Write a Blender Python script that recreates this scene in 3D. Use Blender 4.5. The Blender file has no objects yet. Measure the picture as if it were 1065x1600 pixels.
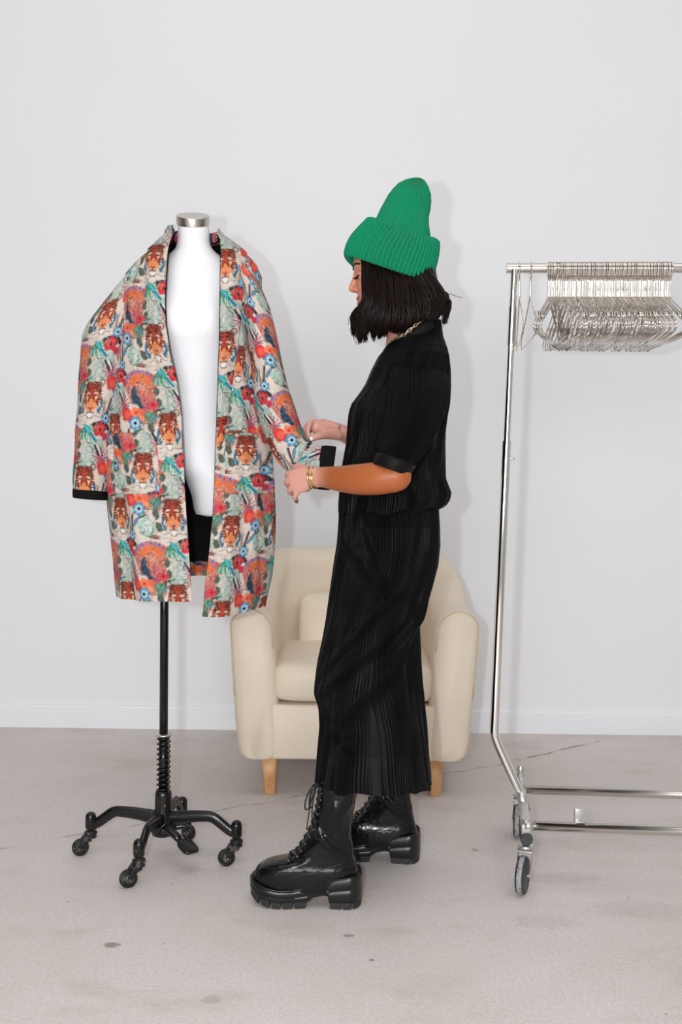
import bpy, math, random
import numpy as np
from mathutils import Vector, Matrix
random.seed(7); rng = np.random.default_rng(7)
pi = math.pi

# ------------------------------------------------------------------ camera, world, lights, exposure
SC = bpy.context.scene
COL = SC.collection
F = 1555.0; CAMZ = 1.04
PITCH = math.radians(2.32); ROLL = math.radians(0.72)
fw = Vector((0, math.cos(PITCH), -math.sin(PITCH)))
rt0 = Vector((1, 0, 0)); up0 = rt0.cross(fw)
rt = rt0*math.cos(ROLL) + up0*math.sin(ROLL); up = up0*math.cos(ROLL) - rt0*math.sin(ROLL)
cam = bpy.data.objects.new('camera', bpy.data.cameras.new('camera'))
COL.objects.link(cam)
m = Matrix((rt, up, -fw)).transposed().to_4x4(); m.translation = Vector((0, 0, CAMZ))
cam.matrix_world = m
cam.data.sensor_fit = 'VERTICAL'; cam.data.sensor_height = 36.0
cam.data.lens = F/1600*36.0
cam.data.clip_start = 0.05
SC.camera = cam
SC.view_settings.view_transform = 'Standard'; SC.view_settings.look = 'None'
SC.view_settings.gamma = 1; SC.view_settings.exposure = 0.0

AMB = 0.37        # soft daylight filling the room
world = bpy.data.worlds.new('room_daylight'); SC.world = world; world.use_nodes = True
nt = world.node_tree; nt.nodes.clear()
wo = nt.nodes.new('ShaderNodeOutputWorld'); bg = nt.nodes.new('ShaderNodeBackground')
tc = nt.nodes.new('ShaderNodeTexCoord'); sp = nt.nodes.new('ShaderNodeSeparateXYZ')
cr = nt.nodes.new('ShaderNodeValToRGB'); nt.links.new(tc.outputs['Generated'], sp.inputs[0])
nt.links.new(sp.outputs['X'], cr.inputs[0])
# dark band to the far left, added for chrome reflections; even tone elsewhere
el = cr.color_ramp.elements
el[0].position = 0.0; el[0].color = (1, .96, .915, 1)
el[1].position = 1.0; el[1].color = (1, .96, .915, 1)
mp = nt.nodes.new('ShaderNodeMapRange'); mp.inputs['From Min'].default_value = -1; mp.inputs['From Max'].default_value = 1
nt.links.new(sp.outputs['X'], mp.inputs['Value']); nt.links.new(mp.outputs[0], cr.inputs[0])
for p_, c_ in ((0.01, (0.9, .87, .84)), (0.03, (.05, .048, .045)), (0.13, (.05, .048, .045)), (0.17, (1, .96, .915))):
    e_ = cr.color_ramp.elements.new(p_); e_.color = (*c_, 1)
nt.links.new(cr.outputs[0], bg.inputs['Color']); bg.inputs['Strength'].default_value = AMB
nt.links.new(bg.outputs[0], wo.inputs['Surface'])

def lamp(name, typ, loc, power, col, **kw):
    l = bpy.data.lights.new(name, typ); l.energy = power; l.color = col
    for k, v in kw.items(): setattr(l, k, v)
    o = bpy.data.objects.new(name, l); COL.objects.link(o); o.location = loc
    return o
FLASH = lamp('camera_flash', 'POINT', (-0.14, 0.02, 1.07), 86.0, (0.90, 0.96, 1.0), shadow_soft_size=0.02)
REAR_FILL = lamp('rear_fill', 'AREA', (-0.6, -3.4, 1.7), 160.0, (1.0, 0.985, 0.97), shape='RECTANGLE', size=3.4, size_y=2.0)  # added soft fill from behind the camera, not a known window
TOP_FILL = lamp('overhead_fill', 'AREA', (0.3, 0.9, 4.3), 66.0, (1.0, 0.985, 0.965), shape='RECTANGLE', size=4.5, size_y=3.5)  # added overhead fill to brighten the floor, no known skylight
REAR_FILL.rotation_euler = (Vector((0.4, 3.9, 0.75)) - Vector(REAR_FILL.location)).to_track_quat('-Z', 'Y').to_euler()

def W(px, py, d):
    """the place at depth d (world Y) that the photograph shows at px, py"""
    r = fw*F + rt*(px - 532.5) - up*(py - 800.0)
    t = d/r.y
    return Vector((r.x*t, d, CAMZ + r.z*t))
def WZ(px, py, d): return W(px, py, d).z
def WX(px, py, d): return W(px, py, d).x

# ------------------------------------------------------------------ helpers
ORG = {}
def empty(name, loc, label=None, cat=None, group=None):
    o = bpy.data.objects.new(name, None); COL.objects.link(o); o.location = loc
    o.empty_display_size = 0.05
    ORG[o] = Vector(loc); tag(o, label, cat, group); return o
def tag(o, label=None, cat=None, group=None, kind=None):
    if label: o['label'] = label
    if cat: o['category'] = cat
    if group: o['group'] = group
    if kind: o['kind'] = kind
    return o

class MB:
    def __init__(s): s.v = []; s.f = []; s.n = 0
    def add(s, V, Fc):
        V = np.asarray(V, float).reshape(-1, 3)
        s.v.append(V); b = s.n
        s.f.extend([tuple(i+b for i in f) for f in Fc]); s.n += len(V); return s
    def loft(s, R, closed=True, cap=True, endclosed=False):
        R = np.asarray(R, float); n, k, _ = R.shape
        Fc = []
        kk = k if closed else k-1
        nn = n if endclosed else n-1
        for i in range(nn):
            a = i*k; c = ((i+1) % n)*k
            for j in range(kk):
                j2 = (j+1) % k
                Fc.append((a+j, a+j2, c+j2, c+j))
        if cap and closed and not endclosed:
            Fc.append(tuple(range(k-1, -1, -1))); Fc.append(tuple((n-1)*k+j for j in range(k)))
        return s.add(R.reshape(-1, 3), Fc)
    def tube(s, P, r, seg=12, closed=False, flat=None, cap=True, round_ends=False):
        P = [Vector(p) for p in P]; n = len(P)
        rr = [r]*n if not hasattr(r, '__len__') else list(r)
        if round_ends:
            t0 = (P[0]-P[1]).normalized(); t1 = (P[-1]-P[-2]).normalized()
            A = []; B = []
            tw = lambda q: q if hasattr(q, '__len__') else (q, q)
            rr = [tw(q) for q in rr]; m0, m1 = min(rr[0]), min(rr[-1])
            for a in (82, 60, 35, 15):
                k = math.cos(math.radians(a)); A.append((P[0]+t0*m0*math.sin(math.radians(a)), (rr[0][0]*k, rr[0][1]*k)))
            for a in (15, 35, 60, 82):
                k = math.cos(math.radians(a)); B.append((P[-1]+t1*m1*math.sin(math.radians(a)), (rr[-1][0]*k, rr[-1][1]*k)))
            P = [a for a, _ in A]+P+[b for b, _ in B]; rr = [a for _, a in A]+rr+[b for _, b in B]; n = len(P)
        R = []; nrm = None
        for i in range(n):
            if closed: t = (P[(i+1) % n]-P[i-1])
            else: t = P[min(i+1, n-1)]-P[max(i-1, 0)]
            t = t.normalized() if t.length > 1e-12 else Vector((0, 0, 1))
            if flat is not None: nrm = Vector(flat)
            elif nrm is None: nrm = Vector((0, 0, 1)) if abs(t.z) < .9 else Vector((1, 0, 0))
            nrm = (nrm - t*nrm.dot(t)).normalized(); bi = t.cross(nrm)
            ra, rb = rr[i] if hasattr(rr[i], '__len__') else (rr[i], rr[i])
            R.append([P[i]+nrm*(ra*math.cos(2*pi*j/seg))+bi*(rb*math.sin(2*pi*j/seg)) for j in range(seg)])
        return s.loft(R, cap=cap, endclosed=closed)
    def sphere(s, c, r, seg=20, rot=None):
        r = (r, r, r) if not hasattr(r, '__len__') else r
        R = []
        for i in range(seg//2+1):
            a = pi*(i+.02)/(seg//2+.04)
            R.append([Vector((r[0]*math.sin(a)*math.cos(2*pi*j/seg), r[1]*math.sin(a)*math.sin(2*pi*j/seg), r[2]*math.cos(a))) for j in range(seg)])
        if rot is not None: R = [[rot @ v for v in q] for q in R]
        c = Vector(c); R = [[v+c for v in q] for q in R]
        return s.loft(R)
    def box(s, c, h, rot=None, bev=0.15):
        # rounded box: superellipsoid-like rings
        bx = min(h)*bev; R = []
        for z, k in ((-h[2], bx), (-h[2]+bx*.3, bx*.3), (-h[2]+bx, 0), (h[2]-bx, 0), (h[2]-bx*.3, bx*.3), (h[2], bx)):
            q = []
            for sx, sy, a0 in ((1, 1, 0), (-1, 1, 90), (-1, -1, 180), (1, -1, 270)):
                for a in (0, 30, 60, 90):
                    A = math.radians(a0+a); rr = bx
                    q.append(Vector((sx*(h[0]-bx)+math.cos(A)*max(rr-k, 0)*1.0, sy*(h[1]-bx)+math.sin(A)*max(rr-k, 0), z)))
            R.append(q)
        if rot is not None: R = [[rot @ v for v in q] for q in R]
        c = Vector(c); R = [[v+c for v in q] for q in R]
        return s.loft(R)
    def lathe(s, c, prof, seg=28, axis=None):
        R = [[Vector((max(r, 1e-5)*math.cos(2*pi*j/seg), max(r, 1e-5)*math.sin(2*pi*j/seg), z)) for j in range(seg)] for r, z in prof]
        if axis is not None:
            q = Vector((0, 0, 1)).rotation_difference(Vector(axis)); R = [[q @ v for v in k] for k in R]
        c = Vector(c); R = [[v+c for v in k] for k in R]
        return s.loft(R)
    def build(s, name, mat, parent=None, smooth=True, sharp=None):
        V = np.concatenate(s.v) if s.v else np.zeros((0, 3))
        off = ORG.get(parent, Vector((0, 0, 0))) if parent else Vector((0, 0, 0))
        V = V - np.array(off)
        me = bpy.data.meshes.new(name); me.from_pydata(V.tolist(), [], s.f)
        if smooth: me.polygons.foreach_set('use_smooth', [True]*len(me.polygons))
        if sharp is not None:
            try: me.set_sharp_from_angle(angle=math.radians(sharp))
            except Exception: pass
        if mat: me.materials.append(mat)
        me.update()
        o = bpy.data.objects.new(name, me); COL.objects.link(o)
        if parent: o.parent = parent
        ORG[o] = off.copy(); return o

def recenter(o, loc):
    """put a single-mesh object's origin at its base"""
    loc = Vector(loc); o.data.transform(Matrix.Translation(-loc)); o.location = loc; ORG[o] = loc

def material(name, col, rough=.5, metal=0.0, spec=.5, sheen=0, coat=0, bump=None, var=None, sss=0):
    mt = bpy.data.materials.new(name); mt.use_nodes = True; t = mt.node_tree; b = t.nodes['Principled BSDF']
    b.inputs['Base Color'].default_value = (*col, 1); b.inputs['Roughness'].default_value = rough
    b.inputs['Metallic'].default_value = metal; b.inputs['Specular IOR Level'].default_value = spec
    b.inputs['Sheen Weight'].default_value = sheen; b.inputs['Coat Weight'].default_value = coat
    if sss:
        b.inputs['Subsurface Weight'].default_value = sss; b.inputs['Subsurface Radius'].default_value = (.012, .005, .003); b.inputs['Subsurface Scale'].default_value = 1.0
    co = t.nodes.new('ShaderNodeTexCoord')
    if var:   # (scale, second colour, low, high)
        n = t.nodes.new('ShaderNodeTexNoise'); n.inputs['Scale'].default_value = var[0]; n.inputs['Detail'].default_value = 6
        t.links.new(co.outputs['Object'], n.inputs['Vector'])
        r = t.nodes.new('ShaderNodeMapRange'); r.inputs['From Min'].default_value = var[2]; r.inputs['From Max'].default_value = var[3]
        t.links.new(n.outputs['Fac'], r.inputs['Value'])
        mx = t.nodes.new('ShaderNodeMix'); mx.data_type = 'RGBA'; mx.inputs['A'].default_value = (*col, 1); mx.inputs['B'].default_value = (*var[1], 1)
        t.links.new(r.outputs[0], mx.inputs['Factor']); t.links.new(mx.outputs['Result'], b.inputs['Base Color'])
    if bump:  # (scale, strength, distance)
        n = t.nodes.new('ShaderNodeTexNoise'); n.inputs['Scale'].default_value = bump[0]; n.inputs['Detail'].default_value = 4
        t.links.new(co.outputs['Object'], n.inputs['Vector'])
        bu = t.nodes.new('ShaderNodeBump'); bu.inputs['Strength'].default_value = bump[1]; bu.inputs['Distance'].default_value = bump[2]
        t.links.new(n.outputs['Fac'], bu.inputs['Height']); t.links.new(bu.outputs[0], b.inputs['Normal'])
    return mt
def attr_material(name, rough=.8, bump=None, spec=.2, sheen=0, sss=0):
    mt = material(name, (1, 1, 1), rough, spec=spec, sheen=sheen, bump=bump, sss=sss); t = mt.node_tree
    a = t.nodes.new('ShaderNodeAttribute'); a.attribute_name = 'tint'
    t.links.new(a.outputs['Color'], t.nodes['Principled BSDF'].inputs['Base Color']); return mt
def set_tint(o, C):
    a = o.data.color_attributes.new('tint', 'FLOAT_COLOR', 'POINT')
    C = np.concatenate([np.asarray(C, float), np.ones((len(C), 1))], 1)
    a.data.foreach_set('color', C.ravel().astype(np.float32))
def lin(r, g, b):
    return tuple(((c/255)/12.92 if c/255 <= .04045 else ((c/255+.055)/1.055)**2.4) for c in (r, g, b))
def interp(x, tab, col):
    """tab rows sorted by first column"""
    t = np.array(tab, float); return np.interp(x, t[:, 0], t[:, col])
def cat(P, n):
    """Catmull-Rom through points"""
    P = np.asarray(P, float); Q = np.vstack([2*P[0]-P[1], P, 2*P[-1]-P[-2]]); out = []
    for t in np.linspace(0, len(P)-1-1e-9, n):
        i = int(t); u = t-i; a, b, c, d = Q[i], Q[i+1], Q[i+2], Q[i+3]
        out.append(.5*((2*b)+(-a+c)*u+(2*a-5*b+4*c-d)*u*u+(-a+3*b-3*c+d)*u**3))
    return np.array(out)
def sm(a, b, x):
    t = np.clip((np.asarray(x, float)-a)/(b-a), 0, 1); return t*t*(3-2*t)

# ------------------------------------------------------------------ materials
M_wall = material('white_wall_paint', lin(232, 234, 238), .75, spec=.2, bump=(60, .05, .002), var=(1.3, lin(230, 232, 236), .4, .65))
M_base = material('white_trim_paint', lin(233, 236, 241), .5, spec=.3)
M_black = material('black_enamel_metal', (.005, .005, .006), .18, spec=.4, bump=(90, .12, .001))
M_iron = material('chipped_black_iron', (.006, .006, .007), .2, spec=.45, bump=(150, .35, .001), var=(95, (.35, .33, .31), .70, .73))
M_caster = material('dusty_black_caster', (.012, .012, .013), .45, spec=.3, bump=(200, .4, .001), var=(60, (.12, .11, .10), .56, .72))
M_white = material('white_dress_form', lin(232, 231, 235), .5, spec=.2)
M_nickel = material('brushed_nickel', (.60, .55, .50), .3, metal=1)
M_chrome = material('polished_chrome', (.86, .84, .81), .09, metal=1)
M_satin = material('satin_chrome', (.62, .59, .55), .24, metal=1)
M_wire = material('chrome_wire', (.70, .66, .61), .11, metal=1)
M_zinc = material('dull_zinc', (.60, .60, .58), .36, metal=.85)
M_rubber = material('grey_black_rubber', (.03, .034, .034), .5, var=(120, (.07, .07, .07), .5, .7))
M_tread = material('worn_grey_tread', (.33, .33, .35), .7, var=(150, (.14, .14, .15), .5, .62))
M_cream = material('cream_leather', lin(229, 215, 197), .5, spec=.35, bump=(14, .25, .006), var=(4, lin(222, 207, 188), .45, .7))
M_seam = material('cream_piping', lin(205, 188, 160), .6)
M_wood = material('pale_birch_wood', lin(214, 167, 116), .45, var=(9, lin(190, 135, 85), .5, .7))
M_linen = material('black_lining', (.005, .005, .006), .8, spec=.1)
M_gold = material('gold', (.80, .55, .22), .18, metal=1)
M_silver = material('silver_gold_chain', (.78, .66, .50), .15, metal=1)
M_leather = material('black_boot_leather', (.005, .005, .006), .17, spec=.30, bump=(15, .7, .008))
M_sole = material('black_boot_rubber', (.008, .0085, .009), .30, spec=.4, bump=(9, .15, .004))
M_lug = material('matte_boot_tread', (.016, .016, .017), .55)
M_lace = material('black_lace', (.006, .006, .006), .6)
M_eye = material('gunmetal_eyelet', (.18, .18, .18), .25, metal=1)
M_pleat = material('black_pleated_jersey', (.0032, .0032, .0036), .42, spec=.055, bump=(300, .1, .0005))
M_ribbon = material('black_satin_trim', (.005, .005, .005), .55, spec=.12)
M_hair = material('dark_brown_hair', (.007, .0035, .0028), .36, spec=.13)
M_lash = material('black_lash', (.006, .004, .004), .6)
M_nailw = material('white_nail', (.8, .78, .75), .2, spec=.6)
M_naild = material('dark_nail', (.05, .03, .03), .2, spec=.6)
M_zincdark = material('scuffed_wheel_hub', (.07, .065, .06), .45, metal=.3, var=(140, (.20, .19, .18), .5, .62))
# ------------------------------------------------------------------ the room
WALLY = 3.965
def room():
    mb = MB(); mb.box((0, WALLY+.075, 2.4), (6.0, .075, 2.4), bev=.001); o = mb.build('wall_back', M_wall, smooth=False); tag(o, kind='structure')
    mb = MB()
    H = .092; pts = [(0, 0), (-.014, 0), (-.014, H-.008), (-.011, H-.002), (-.005, H), (0, H)]
    R = [[(x, WALLY+a, z) for a, z in pts] for x in (-6, 6)]
    mb.loft(R); o = mb.build('baseboard_back', M_base, smooth=False); tag(o, kind='structure')
    # concrete floor with stains, a hairline control joint and grit
    mt = bpy.data.materials.new('worn_concrete'); mt.use_nodes = True; t = mt.node_tree; b = t.nodes['Principled BSDF']
    b.inputs['Roughness'].default_value = .62; b.inputs['Specular IOR Level'].default_value = .25
    co = t.nodes.new('ShaderNodeTexCoord')
    def noise(sc, det=6, rough=.6, stretch=None):
        n = t.nodes.new('ShaderNodeTexNoise'); n.inputs['Scale'].default_value = sc; n.inputs['Detail'].default_value = det; n.inputs['Roughness'].default_value = rough
        if stretch:
            mp_ = t.nodes.new('ShaderNodeMapping'); mp_.inputs['Scale'].default_value = stretch; t.links.new(co.outputs['Object'], mp_.inputs[0]); t.links.new(mp_.outputs[0], n.inputs['Vector'])
        else: t.links.new(co.outputs['Object'], n.inputs['Vector'])
        return n.outputs['Fac']
    def rng_(s, a, b_, c=0, d=1):
        r = t.nodes.new('ShaderNodeMapRange'); r.inputs['From Min'].default_value = a; r.inputs['From Max'].default_value = b_
        r.inputs['To Min'].default_value = c; r.inputs['To Max'].default_value = d; t.links.new(s, r.inputs['Value']); return r.outputs[0]
    def mix(fac, A, B):
        x = t.nodes.new('ShaderNodeMix'); x.data_type = 'RGBA'
        for s_, v in (('Factor', fac), ('A', A), ('B', B)):
            if isinstance(v, tuple): x.inputs[s_].default_value = (*v, 1)
            elif isinstance(v, (float, int)): x.inputs[s_].default_value = v
            else: t.links.new(v, x.inputs[s_])
        return x.outputs['Result']
    def math_(op, a, b_=None):
        x = t.nodes.new('ShaderNodeMath'); x.operation = op
        for i, v in enumerate((a, b_)):
            if v is None: continue
            if isinstance(v, (float, int)): x.inputs[i].default_value = v
            else: t.links.new(v, x.inputs[i])
        return x.outputs[0]
    c = mix(rng_(noise(1.6, 8), .35, .7), lin(219, 212, 210), lin(207, 198, 194))
    c = mix(rng_(noise(3.2, 6, .6, (1, 2.2, 1)), .55, .75, 0, .6), c, lin(184, 173, 167))
    c = mix(rng_(noise(.9, 5, .6, (1, 2.5, 1)), .55, .72, 0, .5), c, lin(217, 212, 212))
    c = mix(rng_(noise(120, 3, .7), .35, .7, 0, .42), c, lin(174, 162, 157))
    c = mix(rng_(noise(38, 2, .5), .76, .78, 0, .75), c, lin(96, 88, 84))
    # control joint: the line through two floor points, broken by noise
    def fl(px, py):
        r = fw*F + rt*(px-532.5) - up*(py-800); k = -CAMZ/r.z; return (r.x*k, r.y*k)
    sep = t.nodes.new('ShaderNodeSeparateXYZ'); t.links.new(co.outputs['Object'], sep.inputs[0])
    def crack(p, q, w, amt):
        nonlocal c
        (x0, y0), (x1, y1) = fl(*p), fl(*q); L = math.hypot(x1-x0, y1-y0); ux, uy = (x1-x0)/L, (y1-y0)/L
        along = math_('ADD', math_('MULTIPLY', math_('SUBTRACT', sep.outputs['X'], x0), ux), math_('MULTIPLY', math_('SUBTRACT', sep.outputs['Y'], y0), uy))
        dist = math_('ADD', math_('MULTIPLY', math_('SUBTRACT', sep.outputs['X'], x0), -uy), math_('MULTIPLY', math_('SUBTRACT', sep.outputs['Y'], y0), ux))
        wob = rng_(noise(3.0, 8, .7), .2, .8, -.03, .03)
        dist = math_('ABSOLUTE', math_('ADD', dist, wob))
        m1 = rng_(dist, w*.4, w*1.6, 1, 0); m2 = rng_(along, 0, .05, 0, 1); m3 = rng_(along, L-.05, L, 1, 0); m4 = rng_(noise(9, 3), .4, .52, .1, 1)
        f_ = math_('MULTIPLY', math_('MULTIPLY', m1, m2), math_('MULTIPLY', math_('MULTIPLY', m3, m4), amt))
        c = mix(f_, c, lin(120, 108, 102))
    crack((770, 1197), (962, 1152), .007, .75); crack((430, 1248), (775, 1196), .005, .5)
    crack((-40, 1335), (430, 1250), .004, .55)
    # dark smudges
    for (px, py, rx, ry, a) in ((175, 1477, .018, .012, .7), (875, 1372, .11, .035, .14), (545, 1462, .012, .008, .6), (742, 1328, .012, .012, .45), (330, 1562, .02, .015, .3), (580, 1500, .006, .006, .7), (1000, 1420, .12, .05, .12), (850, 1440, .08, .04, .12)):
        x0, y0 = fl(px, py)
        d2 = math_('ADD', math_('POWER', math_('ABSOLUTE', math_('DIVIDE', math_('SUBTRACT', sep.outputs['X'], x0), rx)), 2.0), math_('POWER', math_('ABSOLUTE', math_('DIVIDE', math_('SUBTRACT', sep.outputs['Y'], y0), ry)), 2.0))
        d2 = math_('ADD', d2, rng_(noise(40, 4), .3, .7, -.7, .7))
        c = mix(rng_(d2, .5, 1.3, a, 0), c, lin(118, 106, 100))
    t.links.new(c, b.inputs['Base Color'])
    bu = t.nodes.new('ShaderNodeBump'); bu.inputs['Strength'].default_value = .25; bu.inputs['Distance'].default_value = .002
    t.links.new(noise(70, 5), bu.inputs['Height']); t.links.new(bu.outputs[0], b.inputs['Normal'])
    mb = MB(); mb.add([(-6, -4, 0), (6, -4, 0), (6, WALLY+.1, 0), (-6, WALLY+.1, 0), (-6, -4, -.05), (6, -4, -.05), (6, WALLY+.1, -.05), (-6, WALLY+.1, -.05)],
                   [(0, 1, 2, 3), (7, 6, 5, 4), (0, 4, 5, 1), (1, 5, 6, 2), (2, 6, 7, 3), (3, 7, 4, 0)])
    o = mb.build('floor', mt, smooth=False); tag(o, kind='structure')
room()

# ------------------------------------------------------------------ armchair
def armchair():
    CX, Y0 = .048, 3.13; ZB = .118
    r = empty('armchair', (CX, 3.48, 0), 'cream leather tub armchair with pale wooden legs standing against the wall behind the woman', 'armchair')
    # U-shaped plan centreline
    plan = []
    half = .334; depth = .60
    for t in np.linspace(0, 1, 90):
        a = pi - pi*t
        # straight arms then a rounded back
        L1 = .28; total = 2*L1+2.2*half
        s = t*total
        if s < L1: plan.append((-half, s))
        elif s > total-L1: plan.append((half, total-s))
        else:
            u = (s-L1)/(2.2*half)*pi
            e = .80
            cx_ = -math.cos(u); sy = math.sin(u)
            plan.append((half*math.copysign(abs(cx_)**e, cx_), L1+(depth-L1)*sy**e))
    plan = np.array(plan)
    for _ in range(4): plan[1:-1] = (plan[:-2]+2*plan[1:-1]+plan[2:])/4
    # round front ends: extra stations shrinking thickness
    n = len(plan); tg = np.gradient(plan, axis=0); tg /= np.linalg.norm(tg, axis=1)[:, None]
    nrm = np.stack([-tg[:, 1], tg[:, 0]], 1)   # outward (left arm: -x)
    R = []
    st = [(-.052, .45, .5), (-.046, .74, .25), (-.03, .92, .10), (-.012, .99, .02)]
    def section(p, tn, nv, y, k, drop):
        s_ = np.clip((y)/(depth), 0, 1)
        zt = .605 + .15*sm(.25, .9, s_); th = .072*k*(1 - .12*s_)
        zt -= drop*.05
        q = []
        zb = ZB+.012*drop
        def at(off, z):
            fl_ = (z-ZB)/(zt-ZB); lean = (.036*(fl_-1)+.0)*(1 - .3*s_)
            back = .04*s_*(fl_-1)
            o = off+lean
            return (CX+p[0]+nv[0]*(o+back*abs(nv[1])), Y0+.05+p[1]+nv[1]*(o+back), z)
        # outside up, rolled top, inside down
        q.append(at(th*.35, zb)); q.append(at(th*.75, zb+.004)); q.append(at(th*.93, zb+.02))
        for z in np.linspace(zb+.05, zt-.075, 8): q.append(at(th*(.96+.05*math.sin((z-ZB)/(zt-ZB)*pi)), z))
        for a in np.linspace(0, pi, 13)[1:-1]: q.append(at(th*math.cos(a)*1.02, zt-.07+.07*math.sin(a)))
        for z in np.linspace(zt-.075, zb+.05, 8): q.append(at(-th*(1.0), z))
        q.append(at(-th*.93, zb+.02)); q.append(at(-th*.75, zb+.004)); q.append(at(-th*.35, zb))
        return q
    for dy, k, dr in st: R.append(section(plan[0]+np.array([0, dy]), tg[0], nrm[0], 0, k, dr))
    for i in range(n): R.append(section(plan[i], tg[i], nrm[i], plan[i][1], 1, 0))
    for dy, k, dr in reversed(st): R.append(section(plan[-1]+np.array([0, dy]), tg[-1], nrm[-1], 0, k, dr))
    mb = MB(); mb.loft(R); sh = mb.build('shell', M_cream, r)
    # piping round the rolled front of each arm
    for side in (0, 1):
        S = R[2] if side == 0 else R[-3]
        P = [Vector(p)+Vector((0, -.003, 0)) for p in S[6:24]]
        mb = MB(); mb.tube(P, .0022, 6); mb.build('piping', M_seam, sh)
    # front panel under the seat
    mb = MB(); mb.box((CX, Y0+.05, ZB+.09), (.268, .045, .088), bev=.25); mb.build('front_panel', M_cream, r)
    mb = MB(); mb.box((CX, Y0+.34, ZB+.07), (.27, .27, .055), bev=.2); mb.build('seat_frame', M_cream, r)
    # seat cushion, crowned
    R = []; hx, y0, y1 = .262, Y0-.002, Y0+.53
    zb_, zt_ = .298, .425
    for k, z in ((.0, 0), (.55, 0), (.86, .03), (.97, .10), (1, .25), (1.0, .5), (1, .72), (.985, .85), (.95, .94), (.85, 1.0), (.5, 1.09), (.2, 1.12), (0, 1.125)):
        q = []
        for a in np.linspace(0, 2*pi, 64, endpoint=False):
            ca, sa = math.cos(a), math.sin(a); e = .22 if k > .4 else .5
            x = math.copysign(abs(ca)**e, ca); y = math.copysign(abs(sa)**e, sa)
            kk = k if k > .4 else k
            ins = 1-(1-kk)*1.0
            yy = (y0+y1)/2+(y1-y0)/2*y*ins
            q.append((CX+(hx-.0)*x*ins, yy, zb_+(zt_-zb_)*z + .01*(yy-y0)))
        R.append(q)
    mb = MB(); mb.loft(R); mb.build('seat_cushion', M_cream, r)
    # small back pillow
    R = []; zc = .495; hx, hz = .195, .105
    for k, dy in ((0, -.052), (.3, -.050), (.6, -.046), (.8, -.038), (.93, -.024), (.99, -.008), (1, .01), (.96, .03), (.85, .045), (.5, .05), (0, .05)):
        q = []
        for a in np.linspace(0, 2*pi, 60, endpoint=False):
            ca, sa = math.cos(a), math.sin(a)
            e = .32
            q.append((CX+hx*k*math.copysign(abs(ca)**e, ca), 3.585+dy+.04*(hz*k*math.copysign(abs(sa)**e, sa))/hz, zc+hz*k*math.copysign(abs(sa)**e, sa)))
        R.append(q)
    mb = MB(); mb.loft(R); mb.build('back_pillow', M_cream, r)
    for (x, y) in ((-.268, .025), (.268, .025), (-.22, .52), (.22, .52)):
        mb = MB(); q = []
        for z, k in ((ZB+.004, .025), (.06, .0215), (.004, .0175), (0, .016)):
            q.append([(CX+x*(1-.00*z)+math.copysign(k, ca)*abs(ca)**.5 + (ZB-z)*.02*(-1 if x < 0 else 1)*-1, Y0+.02+y+math.copysign(k, sa)*abs(sa)**.5, z) for ca, sa in [(math.cos(a), math.sin(a)) for a in np.linspace(0, 2*pi, 28, endpoint=False)]])
        mb.loft(q); mb.build('leg', M_wood, r)
armchair()

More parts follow.
